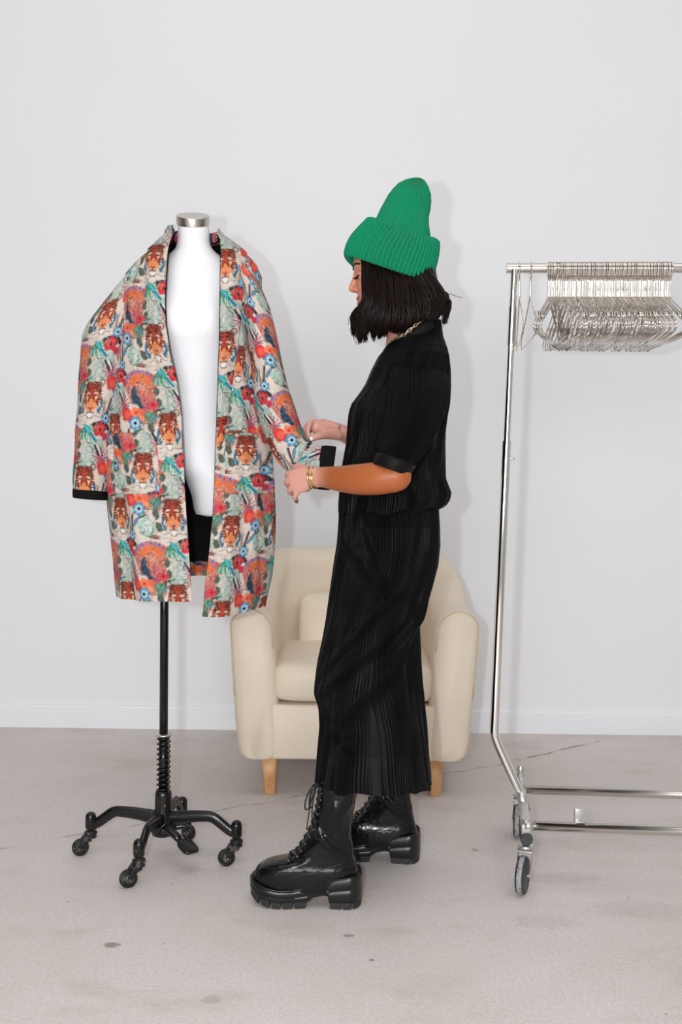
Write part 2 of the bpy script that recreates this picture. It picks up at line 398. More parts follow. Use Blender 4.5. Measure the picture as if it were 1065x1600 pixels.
# ------------------------------------------------------------------ dress form on its wheeled stand
PX, PY = -.463, 2.615
def dress_form():
    r = empty('dress_form', (PX, PY, 0), 'white female dress form on a black cast iron pedal stand with casters', 'dress form')
    # torso: rows (image y, left x, right x, half depth) at its own depth
    d = 2.625
    rows = [(346, 280, 324, .035), (354, 277.5, 326.5, .0385), (364, 277, 327, .040), (380, 277, 327, .041), (392, 273, 334, .045), (402, 258, 348, .053), (415, 235, 370, .064), (432, 218, 386, .076), (460, 215, 389, .092),
            (500, 222, 384, .108), (530, 228, 380, .112), (570, 236, 372, .098), (620, 244, 362, .084), (660, 246, 362, .082), (700, 250, 372, .092), (730, 272, 380, .10), (748, 290, 382, .098), (775, 300, 382, .09), (795, 303, 380, .082), (803, 306, 377, .076), (806, 320, 366, .06)]
    R = []
    ys = np.concatenate([np.linspace(346, 800, 74), [803, 805, 806]])
    for y in ys:
        xl, xr, b = (interp(y, rows, k) for k in (1, 2, 3))
        A, B = W(xl, y, d), W(xr, y, d); cx, a, z = (A.x+B.x)/2, (B.x-A.x)/2, (A.z+B.z)/2
        q = []
        for th in np.linspace(0, 2*pi, 72, endpoint=False):
            x = a*math.cos(th); yy = b*math.sin(th)
            if yy < 0:
                bust = .028*math.exp(-((y-505)/32)**2)
                yy -= bust*(math.exp(-((x-.062)/.045)**2)+math.exp(-((x+.062)/.045)**2))
            q.append((cx+x, d+yy, z))
        R.append(q)
    mb = MB(); mb.loft(R); mb.build('torso', M_white, r)
    # neck cap, tipped a little towards the front
    c = W(301.5, 348.5, d)+Vector((0, -.003, 0)); ax = Vector((.03, -.46, 1)).normalized(); rr = .0432
    mb = MB(); mb.lathe(c, [(rr*.9, -.005), (rr, -.003), (rr, .0165), (rr*.985, .018), (rr*.97, .0185), (.001, .0188)], 48, ax); mb.build('neck_cap', M_nickel, r, sharp=35)
    # pole
    mb = MB(); mb.tube([(PX, PY, .30), (PX, PY, 1.0)], .0112, 24); mb.build('pole', M_black, r)
    zt, zb = WZ(257, 1148, PY), WZ(257, 1240, PY)
    mb = MB(); mb.tube([(PX, PY, .18), (PX, PY, zt)], .0125, 20); mb.build('inner_sleeve', M_black, r)
    mb = MB(); P = []
    for t in np.linspace(0, 1, 400): a = 2*pi*11*t; P.append((PX+.0165*math.cos(a), PY+.0165*math.sin(a), zb+.004+(zt-zb-.008)*t))
    mb.tube(P, .0025, 8); mb.build('spring', M_black, r)
    mb = MB(); mb.lathe((PX, PY, zt), [(.011, -.002), (.021, -.002), (.0225, 0), (.021, .0025), (.011, .003)]); mb.build('collar_washer', M_zinc, r)
    # hub
    mb = MB(); mb.lathe((PX, PY, 0), [(.012, .065), (.030, .07), (.034, .085), (.030, .10), (.025, .115), (.0225, .135), (.0222, .175), (.0215, .184), (.018, .188), (.012, .188)], 36); hub = mb.build('hub', M_iron, r)
    mb = MB(); mb.sphere((PX+.008, PY-.0215, .152), .0038, 10); mb.build('set_screw', material('copper_screw', (.35, .12, .08), .4, metal=.8), hub)
    cups = [(-.662, 2.64, (-1, -.1)), (-.494, 2.45, (-.62, -.35)), (-.265, 2.59, (-.75, -.3)), (-.438, 2.775, (.6, -.5))]
    for cx, cy, tr in cups:
        c = Vector((cx, cy, 0)); h = Vector((PX, PY, 0)); dr = (c-h); L = dr.length; dr.normalize()
        mb = MB(); P = []; rr = []
        for t in np.linspace(0, 1, 22):
            s = .012+(L-.012)*t
            z = .112+.012*math.sin(min(t/.75, 1)*pi*.62) - .040*sm(.6, 1.0, t)
            P.append(h+dr*s+Vector((0, 0, z))); rr.append((.0165-.003*t+.004*(1-t)**3, .0095+.004*(1-t)**2))
        mb.tube(P, rr, 14, flat=(0, 0, 1)); leg = mb.build('leg', M_iron, r)
        mb = MB(); mb.lathe((cx, cy, 0), [(.009, .072), (.0135, .074), (.0145, .08), (.0145, .104), (.0125, .112), (.008, .1165), (.001, .118)], 28); mb.build('caster_socket', M_iron, leg)
        cas = MB(); cas.lathe((cx, cy, 0), [(.006, .074), (.0075, .069), (.016, .066), (.0175, .062), (.0165, .058), (.0125, .056), (.0155, .053), (.0155, .049), (.006, .046)], 26)
        t = Vector((tr[0], tr[1], 0)).normalized(); n = Vector((-t.y, t.x, 0)); wc = c+t*.027+Vector((0, 0, .0225))
        for sgn in (-1, 1):
            P = [c+n*sgn*.0125+Vector((0, 0, .053)), c+n*sgn*.0135+t*.014+Vector((0, 0, .043)), wc+n*sgn*.0115]
            cas.tube(cat(P, 8), [(.0105-.004*k/7, .002) for k in range(8)], 10, flat=tuple(t))
        cas.box(c+t*.010+Vector((0, 0, .050)), (.013, .013, .004), bev=.3)
        cs = cas.build('caster', M_caster, leg)
        w = MB(); w.lathe(wc, [(.004, -.0085), (.013, -.009), (.0145, -.0075), (.018, -.0085), (.0215, -.0075), (.0225, -.003), (.0225, .003), (.0215, .0075), (.018, .0085), (.0145, .0075), (.013, .009), (.004, .0085)], 30, tuple(n)); w.tube([wc-n*.013, wc+n*.013], .003, 10)
        wo_ = w.build('caster_wheel', M_caster, leg)
        w = MB()
        for sg in (-1, 1): w.tube([wc+n*sg*.0080, wc+n*sg*.0100], .0105, 20); w.sphere(wc+n*sg*.0145, .0036, 10)
        w.build('wheel_hub', M_zincdark, wo_)
    # pedal
    mb = MB(); a0 = Vector((PX+.005, PY-.02, .085)); a1 = Vector((-.395, 2.548, .078))
    mb.tube(cat([a0, a0+Vector((.012, -.018, .012)), a0+Vector((.036, -.034, .002)), a1+Vector((-.012, .008, -.004))], 14), [(.012, .012), (.0125, .013)]+[(.010, .012)]*10+[(.008, .011), (.006, .012)], 12); arm = mb.build('pedal_arm', M_iron, r)
    mb = MB(); dv = Vector((.03, -.038, -.012)).normalized(); sv = dv.cross(Vector((0, 0, 1))).normalized(); upv = sv.cross(dv)
    rot = Matrix((dv, sv, upv)).transposed()
    pc = Vector((-.385, 2.530, .070)); R = []
    for s in np.linspace(-1, 1, 30):
        w_ = .0225*(1-abs(s)**5*.35)*(.82+.18*sm(-1, -.2, s)); rib = .0022*(math.sin((s+1)*pi*4.0)**2 if abs(s) < .93 else 0)
        q = [rot @ Vector((s*.030, y*w_, z)) + pc for y, z in ((-1, -.004), (1, -.004), (1.02, 0), (.95, .003), (.85, .003+rib), (-.85, .003+rib), (-.95, .003), (-1.02, 0))]
        R.append(q)
    mb.loft(R); mb.build('pedal', M_iron, arm)
    mb = MB(); mb.tube([(PX+.02, PY+.02, .08), (PX+.05, PY+.03, .082), (PX+.068, PY+.02, .074)], [.010, .009, .007], 10, round_ends=True); mb.build('release_lever', M_iron, r)
dress_form()

# ------------------------------------------------------------------ rolling garment rack
RD = Vector((1, -.065, 0)).normalized(); RN = Vector((-.065*-1, 1, 0)); RN = Vector((RD.y*-1, RD.x, 0))  # along the rail, away from the camera
def RP(x, off, z):
    """point on the rack: x along from the left upright, off away from camera"""
    return Vector((.447, 2.64, 0))+RD*x+RN*off+Vector((0, 0, z))
ZBAR = WZ(795, 419, 2.64)
def rack():
    r = empty('garment_rack', RP(.75, 0, 0), 'chrome rolling garment rack on rubber casters, at the right, holding empty hangers', 'clothes rack')
    LEN = 1.52
    mb = MB(); a, b = RP(-.020, 0, ZBAR), RP(LEN+.02, 0, ZBAR)
    mb.tube([a, b], .0125, 28); mb.tube([a, a+RD*.0015], .0145, 28); mb.tube([b-RD*.0015, b], .0145, 28)
    mb.build('top_bar', M_satin, r, sharp=40)
    dy = -.003
    for e in (0, 1):
        X0 = 0 if e == 0 else LEN; sg = 1 if e == 0 else -1
        lean = lambda z: X0 + sg*(-.030*(ZBAR-z)/(ZBAR-.345)+0)
        zt = ZBAR-.012; z1 = WZ(795, 482, 2.64); z2 = WZ(793, 541, 2.64); z3 = WZ(790, 690, 2.64)
        mb = MB(); mb.tube([RP(lean(zt+.012), dy, zt+.008), RP(lean(z1), dy, z1)], .0098, 24); up_ = mb.build('upper_post', M_chrome, r, sharp=40)
        mb = MB(); mb.tube([RP(lean(z1), dy, z1+.002), RP(lean(z2), dy, z2)], .0112, 24); mb.tube([RP(lean(z1), dy, z1+.002), RP(lean(z1), dy, z1-.001)], .0118, 24)
        mb.build('height_collar', M_chrome, up_, sharp=40)
        mb = MB(); mb.tube([RP(lean(z2), dy, z2+.01), RP(lean(z3), dy, z3)], .0092, 24); mb.build('middle_post', M_chrome, r, sharp=40)
        foot = RP(X0+sg*.052, -.015, .165)
        P = [RP(lean(z3), dy, z3+.002), RP(lean(z3), dy, z3), RP(lean(.6), dy, .6), RP(lean(.38), dy, .38), RP(lean(.352), dy, .352), RP(lean(.345)+sg*.003, dy, .335), RP(lean(.345)+sg*.012, dy, .312)]
        P.append(P[-1].lerp(foot, .5)); P.append(foot)
        mb = MB(); mb.tube(P, .0118, 28); lp = mb.build('lower_post', M_chrome, r, sharp=50)
        mb = MB(); q = RP(lean(z3-.045)+.013*sg, dy-.004, z3-.045); mb.tube([q-RD*.004, q+RD*.006*sg], .0038, 10, round_ends=True); mb.build('spring_button', M_zinc, lp)
        # base bar, front node and back node
        nf, nb = RP(X0+sg*.036, -.195, .158), RP(X0+sg*.066, .195, .158)
        mb = MB(); mb.box((nf+nb)/2, (.011, (nf-nb).length/2+.012, .014), Matrix.Rotation(math.atan2((nb-nf).y, (nb-nf).x)-pi/2, 3, 'Z'), .2); base = mb.build('base_bar', M_zinc, r)
        mb = MB(); mb.tube([foot+Vector((-sg*.012, 0, .03)), foot+Vector((sg*.005, -.004, -.022))], .0135, 20); mb.build('post_socket', M_zinc, base)
        for nd, off in ((nf, -1), (nb, 1)):
            mb = MB(); mb.tube([nd+Vector((0, 0, -.03)), nd+Vector((0, 0, .024 if off < 0 else .045))], .008, 16)
            mb.lathe(nd, [(.003, .014), (.0115, .014), (.0115, .022), (.003, .022)], 6)
            if off > 0: mb.lathe(nd+Vector((0, 0, .028)), [(.003, 0), (.011, .001), (.012, .008), (.009, .015), (.0, .018)], 12)
            ax_ = mb.build('axle_bolt', M_zinc, base, sharp=40)
            if off < 0:
                mb = MB(); k = nd+RN*-.018+Vector((0, 0, -.022)); mb.lathe(k, [(.002, 0), (.014, 0), (.0155, .003), (.0155, .014), (.003, .014)], 28, tuple(RN)); mb.lathe(k, [(.0, -.001), (.006, -.001), (.006, .002)], 16, tuple(RN)); mb.build('end_cap', M_rubber, base, sharp=40)
            # caster: plate, fork, wheel
            wr = .046; wz = wr; yaw = math.radians(-22 if off < 0 else -14)*sg
            wax = Vector((math.cos(yaw), math.sin(yaw), 0)); wf = Vector((-wax.y, wax.x, 0)); wc = Vector((nd.x, nd.y, 0)) + wf*-.014*1.0 + Vector((-.004, 0, wz))
            pt = Vector((nd.x, nd.y, .112))
            mb = MB(); mb.lathe(pt, [(.005, -.002), (.019, -.002), (.021, .002), (.019, .006), (.008, .009), (.005, .02)], 28)
            rot = Matrix((wax, wf, Vector((0, 0, 1)))).transposed()
            mb.box(pt+Vector((0, 0, -.007)), (.0175, .017, .0022), rot, .3)
            for s in (-1, 1):
                q = [pt+wax*s*.0165+wf*-.001+Vector((0, 0, -.004)), pt+wax*s*.0172+wf*-.004+Vector((0, 0, -.030)), wc+wax*s*.0165+Vector((0, 0, -.004))]
                mb.tube(q, [(.016, .0012), (.012, .0012), (.0065, .0012)], 12, flat=tuple(wf))
            mb.tube([wc-wax*.020, wc+wax*.020], .0038, 8)
            fk = mb.build('caster_fork', M_zinc, base, sharp=45)
            mb = MB(); mb.lathe(wc, [(.006, -.0125), (.028, -.0105), (.034, -.0115), (.042, -.011), (.0445, -.008), (.046, -.0055), (.046, .0055), (.0445, .008), (.042, .011), (.034, .0115), (.028, .0105), (.006, .0125)], 44, tuple(wax)); wh = mb.build('caster_wheel', M_rubber, base)
            mb = MB(); mb.lathe(wc, [(.0455, -.0062), (.04645, -.0055), (.0467, 0), (.04645, .0055), (.0455, .0062)], 44, tuple(wax)); mb.build('tread', M_tread, wh)
    for off, z in ((-.195, .166), (.095, .165)):
        k = .040 if off < 0 else .058
        mb = MB(); mb.tube([RP(k+.004, off, z), RP(LEN-k-.004, off, z)], .0118, 26); rl = mb.build('base_rail', M_satin, r)
        if off < 0:
            mb = MB(); mb.tube([RP(.030, off, z), RP(.052, off, z)], .0135, 20); mb.build('rail_ferrule', M_zinc, rl)
            c = RP(.165, off+.002, z+.010)
            P = [c+Vector((0, 0, 0)), c+Vector((-.0, 0, .012)), c+Vector((0, .0, .034)), c+Vector((0, -.012, .036))]
            mb = MB(); mb.box(c+Vector((0, 0, .018)), (.010, .0012, .018), bev=.3); mb.box(c+Vector((-.010, 0, .018)), (.0012, .006, .018), bev=.3); mb.box(c+Vector((0, -.006, .005)), (.010, .006, .0012), bev=.3); mb.build('rail_bracket', M_zinc, rl)
rack()

# hangers -----------------------------------------------------------
def hanger_parts():
    """built with the rail axis at the origin, rail along local x, arms along local y"""
    rw = .0019
    HK = .0165
    P = []
    for a in np.linspace(math.radians(-35), math.radians(205), 22): P.append((0, HK*math.cos(a)*1.0, HK*math.sin(a)))
    # -35deg end = far tip; 205deg end comes back to the shank
    hook = [Vector(p) for p in P]
    hook = [hook[0]+Vector((0, .001, -.010))]+hook
    hook += [Vector((0, -.011, -.018)), Vector((0, -.002, -.026)), Vector((0, 0, -.034)), Vector((0, 0, -.076))]
    mb = MB(); mb.tube(cat([tuple(p) for p in hook], 60), .0021, 8, round_ends=True); hk = mb
    zA, W2, zS = -.075, .205, -.142
    def side(s): return [(0, 0, zA), (0, s*.03, zA-.013), (0, s*.10, zA-.046), (0, s*.160, zA-.074), (0, s*.192, zA-.087), (0, s*.2035, zA-.097), (0, s*.204, zA-.108), (0, s*.190, zA-.115)]
    A = side(-1)[::-1]; B = side(1)
    path = A[:-1]+B
    fr = MB(); fr.tube(cat(path, 70), .00185, 8)
    fr.tube([(0, -.19, zA-.115), (0, 0, zA-.118), (0, .19, zA-.115)], .0015, 8)
    fr.sphere((0, 0, zA), (.0032, .0036, .004), 10)
    for s in (-1, 1): fr.tube([(0, s*.140, zA-.064), (0, s*.149, zA-.058), (0, s*.158, zA-.072)], .0016, 6)
    return fr, hk
def hangers():
    fr, hk = hanger_parts()
    f0 = fr.build('hanger', M_wire); h0 = hk.build('hook', M_wire, f0)
    first = True
    # positions along the rail: two loose ones, then the packed row
    xs = []
    for px, yaw, lab in ((811, -4, 'chrome wire hanger hanging alone nearest the rack\'s left upright'), (829, -1, 'chrome wire hanger hanging loose between the lone one and the packed row')):
        xs.append((px, yaw, lab, None))
    n = 78
    p = np.linspace(857, 1047, n)
    for i, px in enumerate(p):
        yw = -17+random.uniform(-1, 1) if i < 6 else (-9 if i == 6 else 1.5*math.sin(i*.7)+random.uniform(-2.4, 2.4)+2.5*math.sin(i*.17))
        xs.append((px+random.uniform(-.5, .5), yw, 'plain chrome wire hanger packed tightly with many others along the rail', 'chrome hangers packed along the rail'))
    for px, yw, lab, grp in xs:
        # solve the x along the rail for this photo column
        lo, hi = 0, 1.5
        for _ in range(40):
            md = (lo+hi)/2; q = RP(md, 0, ZBAR-.03); v = q-Vector((0, 0, CAMZ)); u = 532.5+F*v.dot(rt)/v.dot(fw)
            if u < px: lo = md
            else: hi = md
        if first: o, h = f0, h0; first = False
        else:
            o = f0.copy(); COL.objects.link(o); h = h0.copy(); COL.objects.link(h); h.parent = o
        o.location = RP(md, 0, ZBAR)+Vector((0, 0, -.0012 - .0006*random.random()))
        o.rotation_euler = (random.uniform(-.012, .012), random.uniform(-.02, .02), math.atan2(RD.y, RD.x)+math.radians(yw))
        if 'group' in o: del o['group']
        tag(o, lab, 'hanger', grp)
hangers()
# ------------------------------------------------------------------ woven jungle print, one repeat (tile units: 430 x 575)
TW, TH = 430, 575
TWm, THm = .1585, .2125      # size of one repeat on the cloth, metres
def make_tile():
    Y, X = np.mgrid[0:TH, 0:TW].astype(float)
    T = np.empty((TH, TW, 3)); T[:] = lin(219, 200, 187)
    g = np.random.default_rng(3)
    def nz(sc, seed):
        q = np.random.default_rng(seed); h, w = int(TH/sc)+1, int(TW/sc)+1; a = q.random((h, w))
        yy = Y/TH*h; xx = X/TW*w; i = yy.astype(int) % h; j = xx.astype(int) % w; u = yy-np.floor(yy); v = xx-np.floor(xx); u = u*u*(3-2*u); v = v*v*(3-2*v)
        return (a[i, j]*(1-v)+a[i, (j+1) % w]*v)*(1-u)+(a[(i+1) % h, j]*(1-v)+a[(i+1) % h, (j+1) % w]*v)*u
    N1, N2, N3, N4 = nz(7, 1), nz(14, 2), nz(28, 4), nz(4, 9)
    def dxy(cx, cy):
        dx = (X-cx+TW/2) % TW-TW/2; dy = (Y-cy+TH/2) % TH-TH/2; return dx, dy
    def put(m, c, a=1.0):
        m = m.astype(float)*a; T[:] = T*(1-m[..., None])+np.array(lin(*c))*m[..., None]
    def ell(cx, cy, rx, ry, c, ang=0, ragged=0.0, a=1.0):
        dx, dy = dxy(cx, cy); t = math.radians(ang); u = dx*math.cos(t)+dy*math.sin(t); v = -dx*math.sin(t)+dy*math.cos(t)
        m = (u/rx)**2+(v/ry)**2 < 1+(N1-.5)*2*ragged; put(m, c, a); return m
    def line(P, w, c, a=1.0):
        for (x0, y0), (x1, y1) in zip(P[:-1], P[1:]):
            mx, my = (x0+x1)/2, (y0+y1)/2; dx, dy = dxy(mx, my); L = math.hypot(x1-x0, y1-y0)/2+1e-6; ux, uy = (x1-x0)/2/L, (y1-y0)/2/L
            s = np.clip(dx*ux+dy*uy, -L, L); put(((dx-s*ux)**2+(dy-s*uy)**2) < w*w, c, a)
    def star(cx, cy, r, k, c, depth=.4, rot=0, a=1):
        dx, dy = dxy(cx, cy); R = np.hypot(dx, dy); A = np.arctan2(dy, dx)+rot
        put(R < r*(1-depth+depth*np.abs(np.cos(A*k/2))), c, a)
    # faint washes and pencil sketches
    put((N3 > .62), (206, 196, 190), .5); put(N2 > .74, (196, 206, 198), .5)
    def sketch(cx, cy, w, h, col=(128, 158, 146)):
        dx, dy = dxy(cx, cy); M = (abs(dx) < w) & (abs(dy) < h)
        put(M & (N1 > .42), (190, 205, 196), .8)
        gl = (np.sin(dx*.42+N2*5) > .72) | (np.sin(dy*.36+N1*5) > .8); put(M & gl & (N4 > .3), col, .8)
        for k in range(4):
            e = h*(-.8+.5*k); r_ = np.hypot(dx/(w*.5), (dy-e)/(h*.2)); put((abs(r_-1) < .12), col, .8)
        for k in (-1, -.35, .3, .9): line([(cx+w*k, cy+h*.9), (cx+w*k*.7, cy-h*.85)], 1.8, col, .7)
    sketch(30, 385, 62, 105); sketch(-20, 455, 40, 35); sketch(95, 330, 30, 50, (140, 170, 158))
    # paisley arch in orange and lilac
    dx, dy = dxy(-165, 290)
    arch = ((dx/128)**2+((dy)/95)**2 < 1) & (dy < 10) | ((abs(dx) < 128-.35*np.maximum(dy, 0)) & (dy >= 0) & (dy < 130)) | ((abs(dx-30) < 58) & (dy >= 120) & (dy < 262))
    put(arch, (190, 114, 86)); 
    cell = np.sin(X*.19+N2*4)*np.sin(Y*.2+N1*3)
    put(arch & (cell > .35), (232, 116, 52)); put(arch & (cell < -.45), (146, 96, 138)); put(arch & (N4 > .74), (238, 180, 150)); put(arch & (N1 > .80), (190, 50, 60)); put(arch & (N4 < .17), (96, 74, 100))
    # scalloped border
    for k in range(13):
        a = pi*(k+.5)/13; x, y = -165-126*math.cos(a), 292-92*math.sin(a)
        ell(x, y, 17, 15, (163, 118, 152)); ell(x, y, 9, 8, (222, 96, 72) if k % 2 else (86, 108, 160))
    for k in range(5):
        a = pi*(k+.5)/5; x, y = -165-62*math.cos(a), 285-48*math.sin(a); star(x, y, 25, 6, (238, 112, 36), .3); ell(x, y, 11, 10, (214, 60, 34)); ell(x, y, 4, 4, (250, 190, 70))
    for k in range(7): line([(-150, 400), (-150-60*math.cos(pi*(k+.5)/7), 400-62*math.sin(pi*(k+.5)/7))], 3, (166, 78, 130) if k % 2 else (222, 84, 60))
    for y in range(420, 560, 26): star(-132, y, 17, 8, (196, 60, 72), .4); ell(-132, y, 6, 6, (112, 84, 150)); star(-98, y+10, 9, 5, (210, 120, 140), .3)
    # dark blue bird
    ell(-222, 335, 20, 34, (50, 56, 82), 10, .4); ell(-212, 385, 30, 44, (34, 66, 92), -30, .4); ell(-178, 440, 20, 52, (28, 84, 110), -25, .3); line([(-236, 372), (-196, 410), (-165, 470)], 5, (22, 34, 52)); line([(-205, 300), (-222, 350)], 4, (40, 110, 140))
    # peacock feathers
    def feather(cx, cy, an, s=1.0):
        t = math.radians(an); line([(cx, cy), (cx-70*s*math.sin(-t), cy+78*s*math.cos(t))], 2.2, (120, 112, 104), .7)
        ell(cx, cy, 24*s, 36*s, (84, 92, 74), an, .35); ell(cx, cy, 18*s, 27*s, (58, 100, 84), an, .3); ell(cx, cy+2, 12*s, 18*s, (120, 50, 48), an); ell(cx, cy+3, 8*s, 11*s, (38, 128, 122), an); ell(cx, cy+4, 4*s, 5*s, (20, 26, 44), an)
    feather(-58, 335, 10, .85); feather(-50, 408, 5, .85); feather(-118, 5, -12, .95); feather(-98, 92, -28, 1.0)
    # brown feather and black twig
    ell(-135, 158, 52, 13, (120, 36, 30), 8, .2); ell(-155, 156, 28, 10, (54, 22, 22), 8, .2); line([(-190, 150), (-60, 168)], 2, (226, 170, 140)); ell(-70, 166, 40, 8, (190, 186, 176), 5, .5)
    # mint portrait sketch
    for rr_, w_ in ((56, 5), (40, 4), (24, 4)):
        dx, dy = dxy(-185, 95); r_ = np.hypot(dx, dy*.85)+N2*14; put(abs(r_-rr_) < w_, (104, 178, 158), .9)
    ell(-180, 92, 34, 40, (214, 224, 216), 0, .3, .7); line([(-200, 80), (-185, 76)], 3, (60, 150, 134)); line([(-172, 78), (-158, 84)], 3, (60, 150, 134)); line([(-184, 84), (-180, 104), (-188, 110)], 2.5, (60, 150, 134)); line([(-192, 122), (-172, 120)], 3, (60, 150, 134)); star(-235, 75, 24, 5, (150, 202, 186), .5)
    # blue leaf, twig
    line([(-285, 15), (-310, 130)], 9, (38, 30, 30)); line([(-290, 15), (-306, 100)], 3, (140, 100, 80)); ell(-262, 60, 12, 42, (36, 104, 150), 35, .2); ell(-262, 60, 4, 36, (90, 160, 196), 35); ell(-215, 22, 30, 9, (34, 120, 92), -20, .3); line([(-330, 30), (-345, 140)], 5, (168, 130, 96)); line([(-345, 20), (-322, 150)], 3, (110, 84, 60))
    # monstera leaves
    def monstera(cx, cy, r, an):
        dx, dy = dxy(cx, cy); A = np.arctan2(dy, dx)-math.radians(an); R = np.hypot(dx, dy)
        m = (R < r*(.72+.28*np.cos(A)))  & ~((np.abs(np.sin(A*5)) > .82) & (R > r*.42)); put(m, (44, 132, 100)); put(m & (N1 > .6), (98, 176, 146)); put(m & (N4 < .3), (22, 88, 66))
    monstera(-30, 238, 62, 60); monstera(-112, -78, 62, 120); monstera(-75, -130, 40, 200); monstera(0, 225, 48, 10)
    for k in range(4): ell(-52+26*k, 268+3*k, 7, 30, (58, 148, 112), 15-8*k); ell(-52+26*k, 270, 3, 24, (196, 222, 204), 15-8*k)
    ell(-68, 228, 15, 13, (206, 32, 36)); ell(-64, 225, 5, 4, (240, 150, 130))
    # teal parrot stroke
    line([(-22, 200), (10, 240), (62, 300)], 11, (24, 156, 172)); line([(-14, 206), (50, 282)], 4, (60, 196, 206)); line([(20, 246), (66, 306)], 4, (20, 96, 128))
    # hibiscus
    def hib(cx, cy, r, c=(206, 30, 44)):
        star(cx, cy, r*1.08, 5, (120, 20, 36), .30, .3); star(cx, cy, r, 5, c, .32, .3); star(cx+2, cy-2, r*.6, 5, (232, 74, 66), .4, .9); ell(cx, cy, r*.22, r*.28, (60, 12, 24)); line([(cx, cy), (cx+r*.1, cy+r*.5)], 3, (70, 10, 30))
    line([(35, 190), (110, 170), (150, 215)], 14, (44, 40, 50)); hib(84, 222, 50); ell(128, 270, 20, 26, (196, 30, 70), 20, .2)
    # pineapple tuft
    for an, L, c in ((-62, 66, (150, 60, 96)), (-42, 78, (206, 92, 116)), (-20, 84, (96, 56, 110)), (0, 88, (222, 110, 110)), (20, 80, (140, 50, 90)), (42, 72, (206, 92, 116)), (66, 60, (150, 60, 96)), (-80, 50, (222, 120, 120)), (84, 48, (96, 56, 110))):
        t = math.radians(an); line([(112, 432), (112+L*.55*math.sin(t), 432-L*.7*math.cos(t)), (112+L*1.0*math.sin(t), 432-L*.95*math.cos(t))], 4.4, c)
    ell(112, 452, 30, 26, (198, 98, 96), 0, .4); put((np.hypot(*dxy(112, 452)) < 26) & (N4 > .6), (120, 46, 70))
    line([(60, 330), (95, 400)], 7, (40, 36, 44)); line([(78, 330), (110, 390)], 4, (238, 230, 224)); line([(95, 335), (128, 395)], 4, (60, 50, 60))
    # red and orange blooms
    star(138, 486, 52, 5, (222, 40, 36), .22, .2); star(138, 486, 28, 5, (240, 80, 60), .3, 1.0); star(205, 474, 42, 5, (238, 120, 72), .3, .7); star(232, 520, 36, 5, (246, 140, 92), .3); ell(205, 474, 13, 13, (214, 50, 40)); star(250, 470, 28, 6, (232, 100, 60), .3)
    star(-92, 424, 42, 11, (222, 34, 50), .55); ell(-92, 424, 9, 9, (130, 20, 50)); ell(-66, 470, 9, 30, (30, 90, 150), 35); ell(-88, 505, 8, 36, (60, 130, 160), 55)
    def bluef(cx, cy, r):
        star(cx, cy, r*1.05, 7, (34, 78, 116), .35, .2); star(cx, cy, r*.95, 7, (76, 150, 190), .42, .2); star(cx, cy, r*.62, 7, (176, 212, 226), .45, .65); ell(cx, cy, r*.25, r*.25, (20, 28, 46))
    bluef(196, 545, 50); bluef(120, 146, 40)
    # small dashes of lettering-like marks above the ear
    for k in range(6): line([(-88+13*k, 462-4*k), (-84+13*k, 470-4*k)], 4.0, (36, 32, 34))
    line([(-120, 480), (-10, 440)], 2, (60, 100, 76)); line([(-118, 492), (-60, 470)], 4, (80, 120, 90))
    # scattered blades and tendrils
    for i_ in range(46):
        x_, y_ = g.random()*TW, g.random()*TH; an = g.random()*pi; L_ = 10+g.random()*26; c_ = [(70, 116, 96), (118, 92, 84), (50, 96, 120), (150, 80, 84), (130, 150, 140), (60, 50, 56)][i_ % 6]
        line([(x_, y_), (x_+L_*math.cos(an), y_+L_*math.sin(an)), (x_+L_*1.6*math.cos(an+.4), y_+L_*1.6*math.sin(an+.4))], 1.8+g.random()*2.2, c_, .8)
    # ---- tiger
    o, w, k, bl = (206, 84, 38), (222, 212, 202), (34, 22, 24), (58, 112, 146)
    ell(0, 40, 84, 112, (216, 200, 190), 0, .2, .7)
    for s in (-1, 1):
        ell(s*72, 40, 10, 40, bl, -s*10, .35); ell(s*60, 92, 12, 24, (48, 124, 150), s*28, .4)
        ell(s*58, -92, 21, 29, k, s*25); ell(s*59, -92, 14, 21, (214, 178, 158), s*25); ell(s*54, -83, 8, 13, (120, 72, 60), s*25)
    m_ = ell(0, -10, 66, 92, o, 0, .12); ell(0, -60, 56, 40, (176, 52, 26), 0, .3); ell(-38, 4, 18, 52, (228, 124, 66), 0, .4); ell(38, 4, 18, 52, (214, 100, 54), 0, .4)
    put(m_ & (N1 > .66), (168, 54, 30), .8); put(m_ & (N4 > .72), (240, 156, 96), .7)
    ell(0, 66, 42, 38, (228, 140, 88), 0, .25)
    for s in (-1, 1):
        for q in range(5): line([(s*7, -92+q*11), (s*26, -98+q*12), (s*52, -84+q*15)], 3.6-.3*q, k)
        for q in range(6): line([(s*68, -34+q*20), (s*54, -36+q*19), (s*44, -28+q*18)], 3.4, k)
        ell(s*28, -22, 14, 6, (226, 200, 178), s*24, .5); ell(s*33, 6, 6, 13, (226, 196, 168), s*10, .5); ell(s*27, -10, 12, 7, k, s*20); ell(s*27, -10, 4, 3, (120, 160, 140)); line([(s*12, -32), (s*30, -42), (s*42, -34)], 4, k); line([(s*13, -4), (s*20, 34)], 4, k); line([(s*44, 8), (s*34, 44)], 3.4, k)
        ell(s*52, 72, 9, 20, w, s*30, .5); line([(s*60, -60), (s*52, -40), (s*56, -18)], 3, k); line([(s*36, 30), (s*46, 48)], 3, k); line([(s*48, 54), (s*64, 84)], 3, k); line([(s*42, 74), (s*56, 102)], 3, k)
        line([(s*18, 100), (s*44, 118), (s*76, 108)], 2.4, (84, 80, 84)); line([(s*16, 108), (s*42, 132), (s*70, 140)], 2.2, (104, 100, 104)); ell(s*34, 112, 18, 13, (206, 192, 184), 0, .4)
